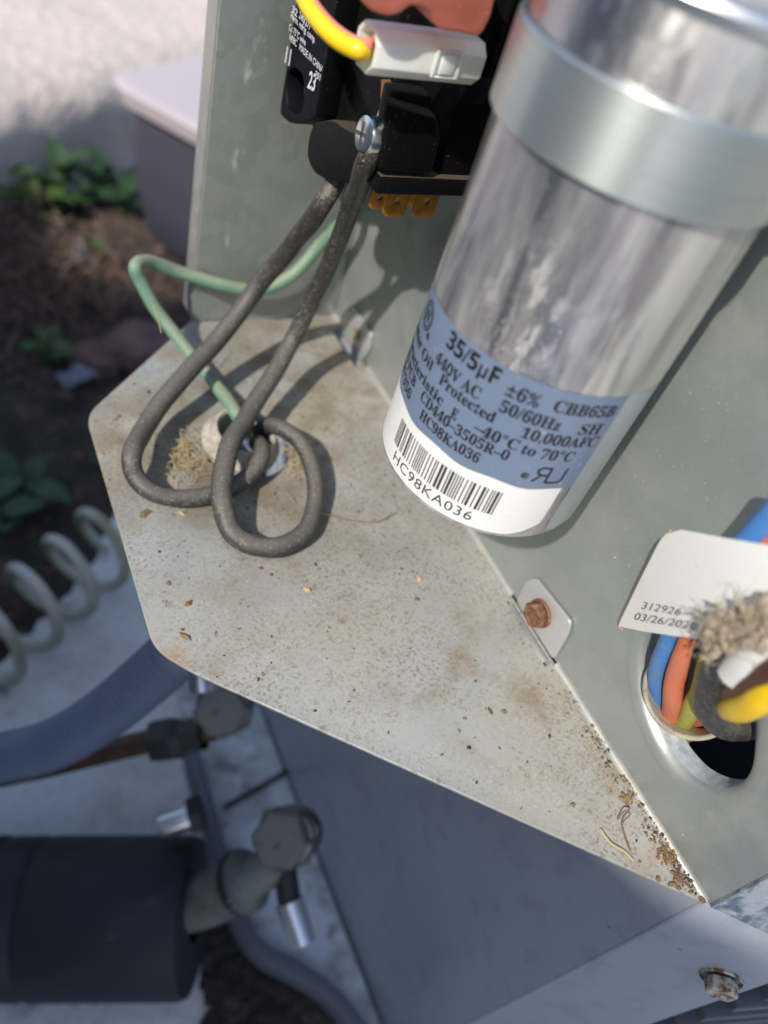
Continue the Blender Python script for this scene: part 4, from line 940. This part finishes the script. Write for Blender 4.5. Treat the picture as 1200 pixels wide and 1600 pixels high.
# white spiral tube on the ground
s0, s1 = onz(178, 838, -.257), onz(-70, 1050, -.257)
axs = (s1 - s0); LN = axs.length; axs.normalize(); u_ = V(0, 0, 1); u_ = (u_ - axs * u_.dot(axs)).normalized(); v_ = axs.cross(u_)
hp_ = []; turns = 4.6
for i in range(220):
    t = i / 219; th = 2 * pi * turns * t + 3.4
    hp_.append(s0 + axs * LN * (t * 1.05 - .02) + (u_ * cos(th) - v_ * sin(th)) * .0250)
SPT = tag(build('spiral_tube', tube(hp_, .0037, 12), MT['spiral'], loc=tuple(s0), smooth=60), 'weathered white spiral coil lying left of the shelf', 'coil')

# ================================================================== small debris on the shelf and partition
def in_poly(x, y, poly):
    c_ = False
    for (x0, y0), (x1, y1) in zip(poly, poly[1:] + poly[:1]):
        if (y0 > y) != (y1 > y) and x < (x1 - x0) * (y - y0) / (y1 - y0) + x0: c_ = not c_
    return c_
r_ = random.Random(11); bm = bmesh.new(); n = 0
while n < 300:
    x, y = r_.uniform(-.105, 0), r_.uniform(-.004, .23)
    if not in_poly(x, y, sh) or in_poly(x, y, slot) or in_poly(x, y, slot2) or (x - hc.x) ** 2 + (y - hc.y) ** 2 < .0135 ** 2: continue
    if noise.noise(Vector((x * 30, y * 30, 2))) < r_.uniform(-.5, .5): continue
    flake(bm, V(x, y, .0001), V(0, 0, 1), abs(r_.gauss(0, .00032)) + .00012, r_); n += 1
while n < 560:                                           # bits gathered round the bushing
    x, y = hc.x + r_.gauss(.006, .026), hc.y + r_.gauss(-.006, .026)
    if not in_poly(x, y, sh) or (x - hc.x) ** 2 + (y - hc.y) ** 2 < .0145 ** 2 or in_poly(x, y, slot2): continue
    flake(bm, V(x, y, .0001), V(0, 0, 1), abs(r_.gauss(0, .00035)) + .00012, r_); n += 1
for i in range(620):                                     # dirt swept into the front corner and along the bend
    y = r_.betavariate(1.0, 2.4) * .085 - .003; lim = min(.003 + max(0, y) * .25, .007); x = -abs(r_.gauss(.0008, lim * .4)) - .0003
    if not in_poly(x, y, sh) or in_poly(x, y, slot) or noise.noise(Vector((x * 140, y * 140, 5))) < -.12: continue
    flake(bm, V(x, y, .0002), V(-.2, 0, 1), abs(r_.gauss(0, .00028)) + .00012, r_, .6)
for k_, f in enumerate(bm.faces): f.material_index = (k_ // 5 * 7919 % 13 > 7) + (k_ // 5 * 104729 % 11 > 8)
kind(build('dirt_crumbs', bm, [MT['flake'], MT['dark_crumb'], MT['straw']], loc=(-.05, .1, 0), smooth=None), 'stuff')
bm = bmesh.new()
for (px, py, sx_, n) in ((1040, 1335, 16, 45), (1060, 1375, 18, 34), (978, 1248, 9, 22), (1098, 1408, 7, 14), (1050, 1312, 8, 22)):
    for i in range(n):
        q = onz(px + r_.gauss(0, sx_ * .5), py + r_.gauss(0, sx_ * .5), .0004)
        if in_poly(q.x, q.y, sh): blob(q, r_.uniform(.0002, .0007), 1, .6, 2, i + px, bm, (1, 1, .6))
kind(build('dirt_clods', bm, MT['flake'], loc=(-.02, .02, 0), smooth=None), 'stuff')
bm = bmesh.new()
for i in range(150):                                     # fibres round the bushing
    px, py = 290 + r_.gauss(0, 20), 715 + r_.gauss(0, 18); p = onz(px, py, .0008); a_ = r_.uniform(0, 2 * pi)
    d = V(cos(a_), sin(a_), r_.uniform(-.1, .5)) * r_.uniform(.002, .006)
    tube(spline([p, p + d * .5 + V(r_.gauss(0, .0008), r_.gauss(0, .0008), .0008), p + d], 3), .00009, 4, bm)
for i in range(60):
    px, py = 455 + r_.gauss(0, 12), 715 + r_.gauss(0, 22); p = onz(px, py, .0008); a_ = r_.uniform(0, 2 * pi)
    d = V(cos(a_), sin(a_), r_.uniform(-.1, .5)) * r_.uniform(.001, .004)
    tube(spline([p, p + d * .5 + V(r_.gauss(0, .0006), r_.gauss(0, .0006), .0006), p + d], 3), .0001, 4, bm)
kind(build('plant_fibres', bm, MT['straw'], loc=(hc.x, hc.y, 0), smooth=None), 'stuff')
# single bits one could pick up
def bit(name, px, py, s, ma, label, cat, seed):
    rr = random.Random(seed); b_ = bmesh.new(); p = onz(px, py, .0002); flake(b_, p, V(.1, -.1, 1), s, rr, .35)
    return tag(build(name, b_, ma, loc=tuple(p), smooth=None), label, cat)
bit('leaf_fragment', 293, 943, .0021, MT['leaf_dry'], 'bright orange dry leaf fragment near the left shelf edge', 'leaf', 2)
bit('leaf_fragment', 290, 995, .0019, MT['flake'], 'brown curled leaf fragment below the orange one', 'leaf', 3)
bit('seed_husk', 480, 922, .0018, MT['straw'], 'small greenish husk below the front wire loop', 'husk', 4)
bit('dirt_crumb', 765, 1110, .0013, MT['rust'], 'dark red crumb in the middle of the shelf', 'crumb', 5)
bit('dirt_crumb', 788, 1112, .0012, MT['flake'], 'brown crumb just right of the dark red crumb', 'crumb', 6)
bit('dirt_crumb', 895, 1257, .0013, MT['flake'], 'lone brown crumb on the lower shelf near the bend', 'crumb', 7)
bit('seed_husk', 285, 803, .0016, MT['straw'], 'yellowish husk just under the left wire loop', 'husk', 8)
bit('wood_chip', 225, 803, .0024, MT['flake'], 'brown wood chip near the left shelf corner', 'chip', 9)
bit('straw_piece', 655, 905, .0016, MT['straw'], 'tiny pale straw piece left of the capacitor foot', 'straw', 10)
def twig(pts, r, ma, label, cat):
    p = zpath(pts, 6); tag(build('twig', tube(p, r, 6), ma, loc=tuple(p[0]), smooth=60), label, cat)
twig([(965, 1280, .001), (975, 1268, .003), (985, 1272, .0035), (972, 1290, .002), (985, 1330, .001)], .00022, MT['flake'], 'thin curled brown twig near the lower bend', 'twig')
twig([(938, 1296, .0006), (955, 1318, .001), (975, 1330, .0006), (990, 1345, .0006)], .0003, MT['straw'], 'pale ragged root strand on the lower shelf', 'twig')
twig([(500, 800, .006), (520, 806, .003), (550, 813, .0008), (590, 815, .0006), (620, 800, .0006)], .00016, MT['flake'], 'hair-thin dark fibre trailing right from the front loop', 'fibre')
twig([(240, 478, .034), (247, 500, .03), (252, 520, .026)], .0002, MT['straw'], 'pale straw hanging under the green wire bend', 'straw')
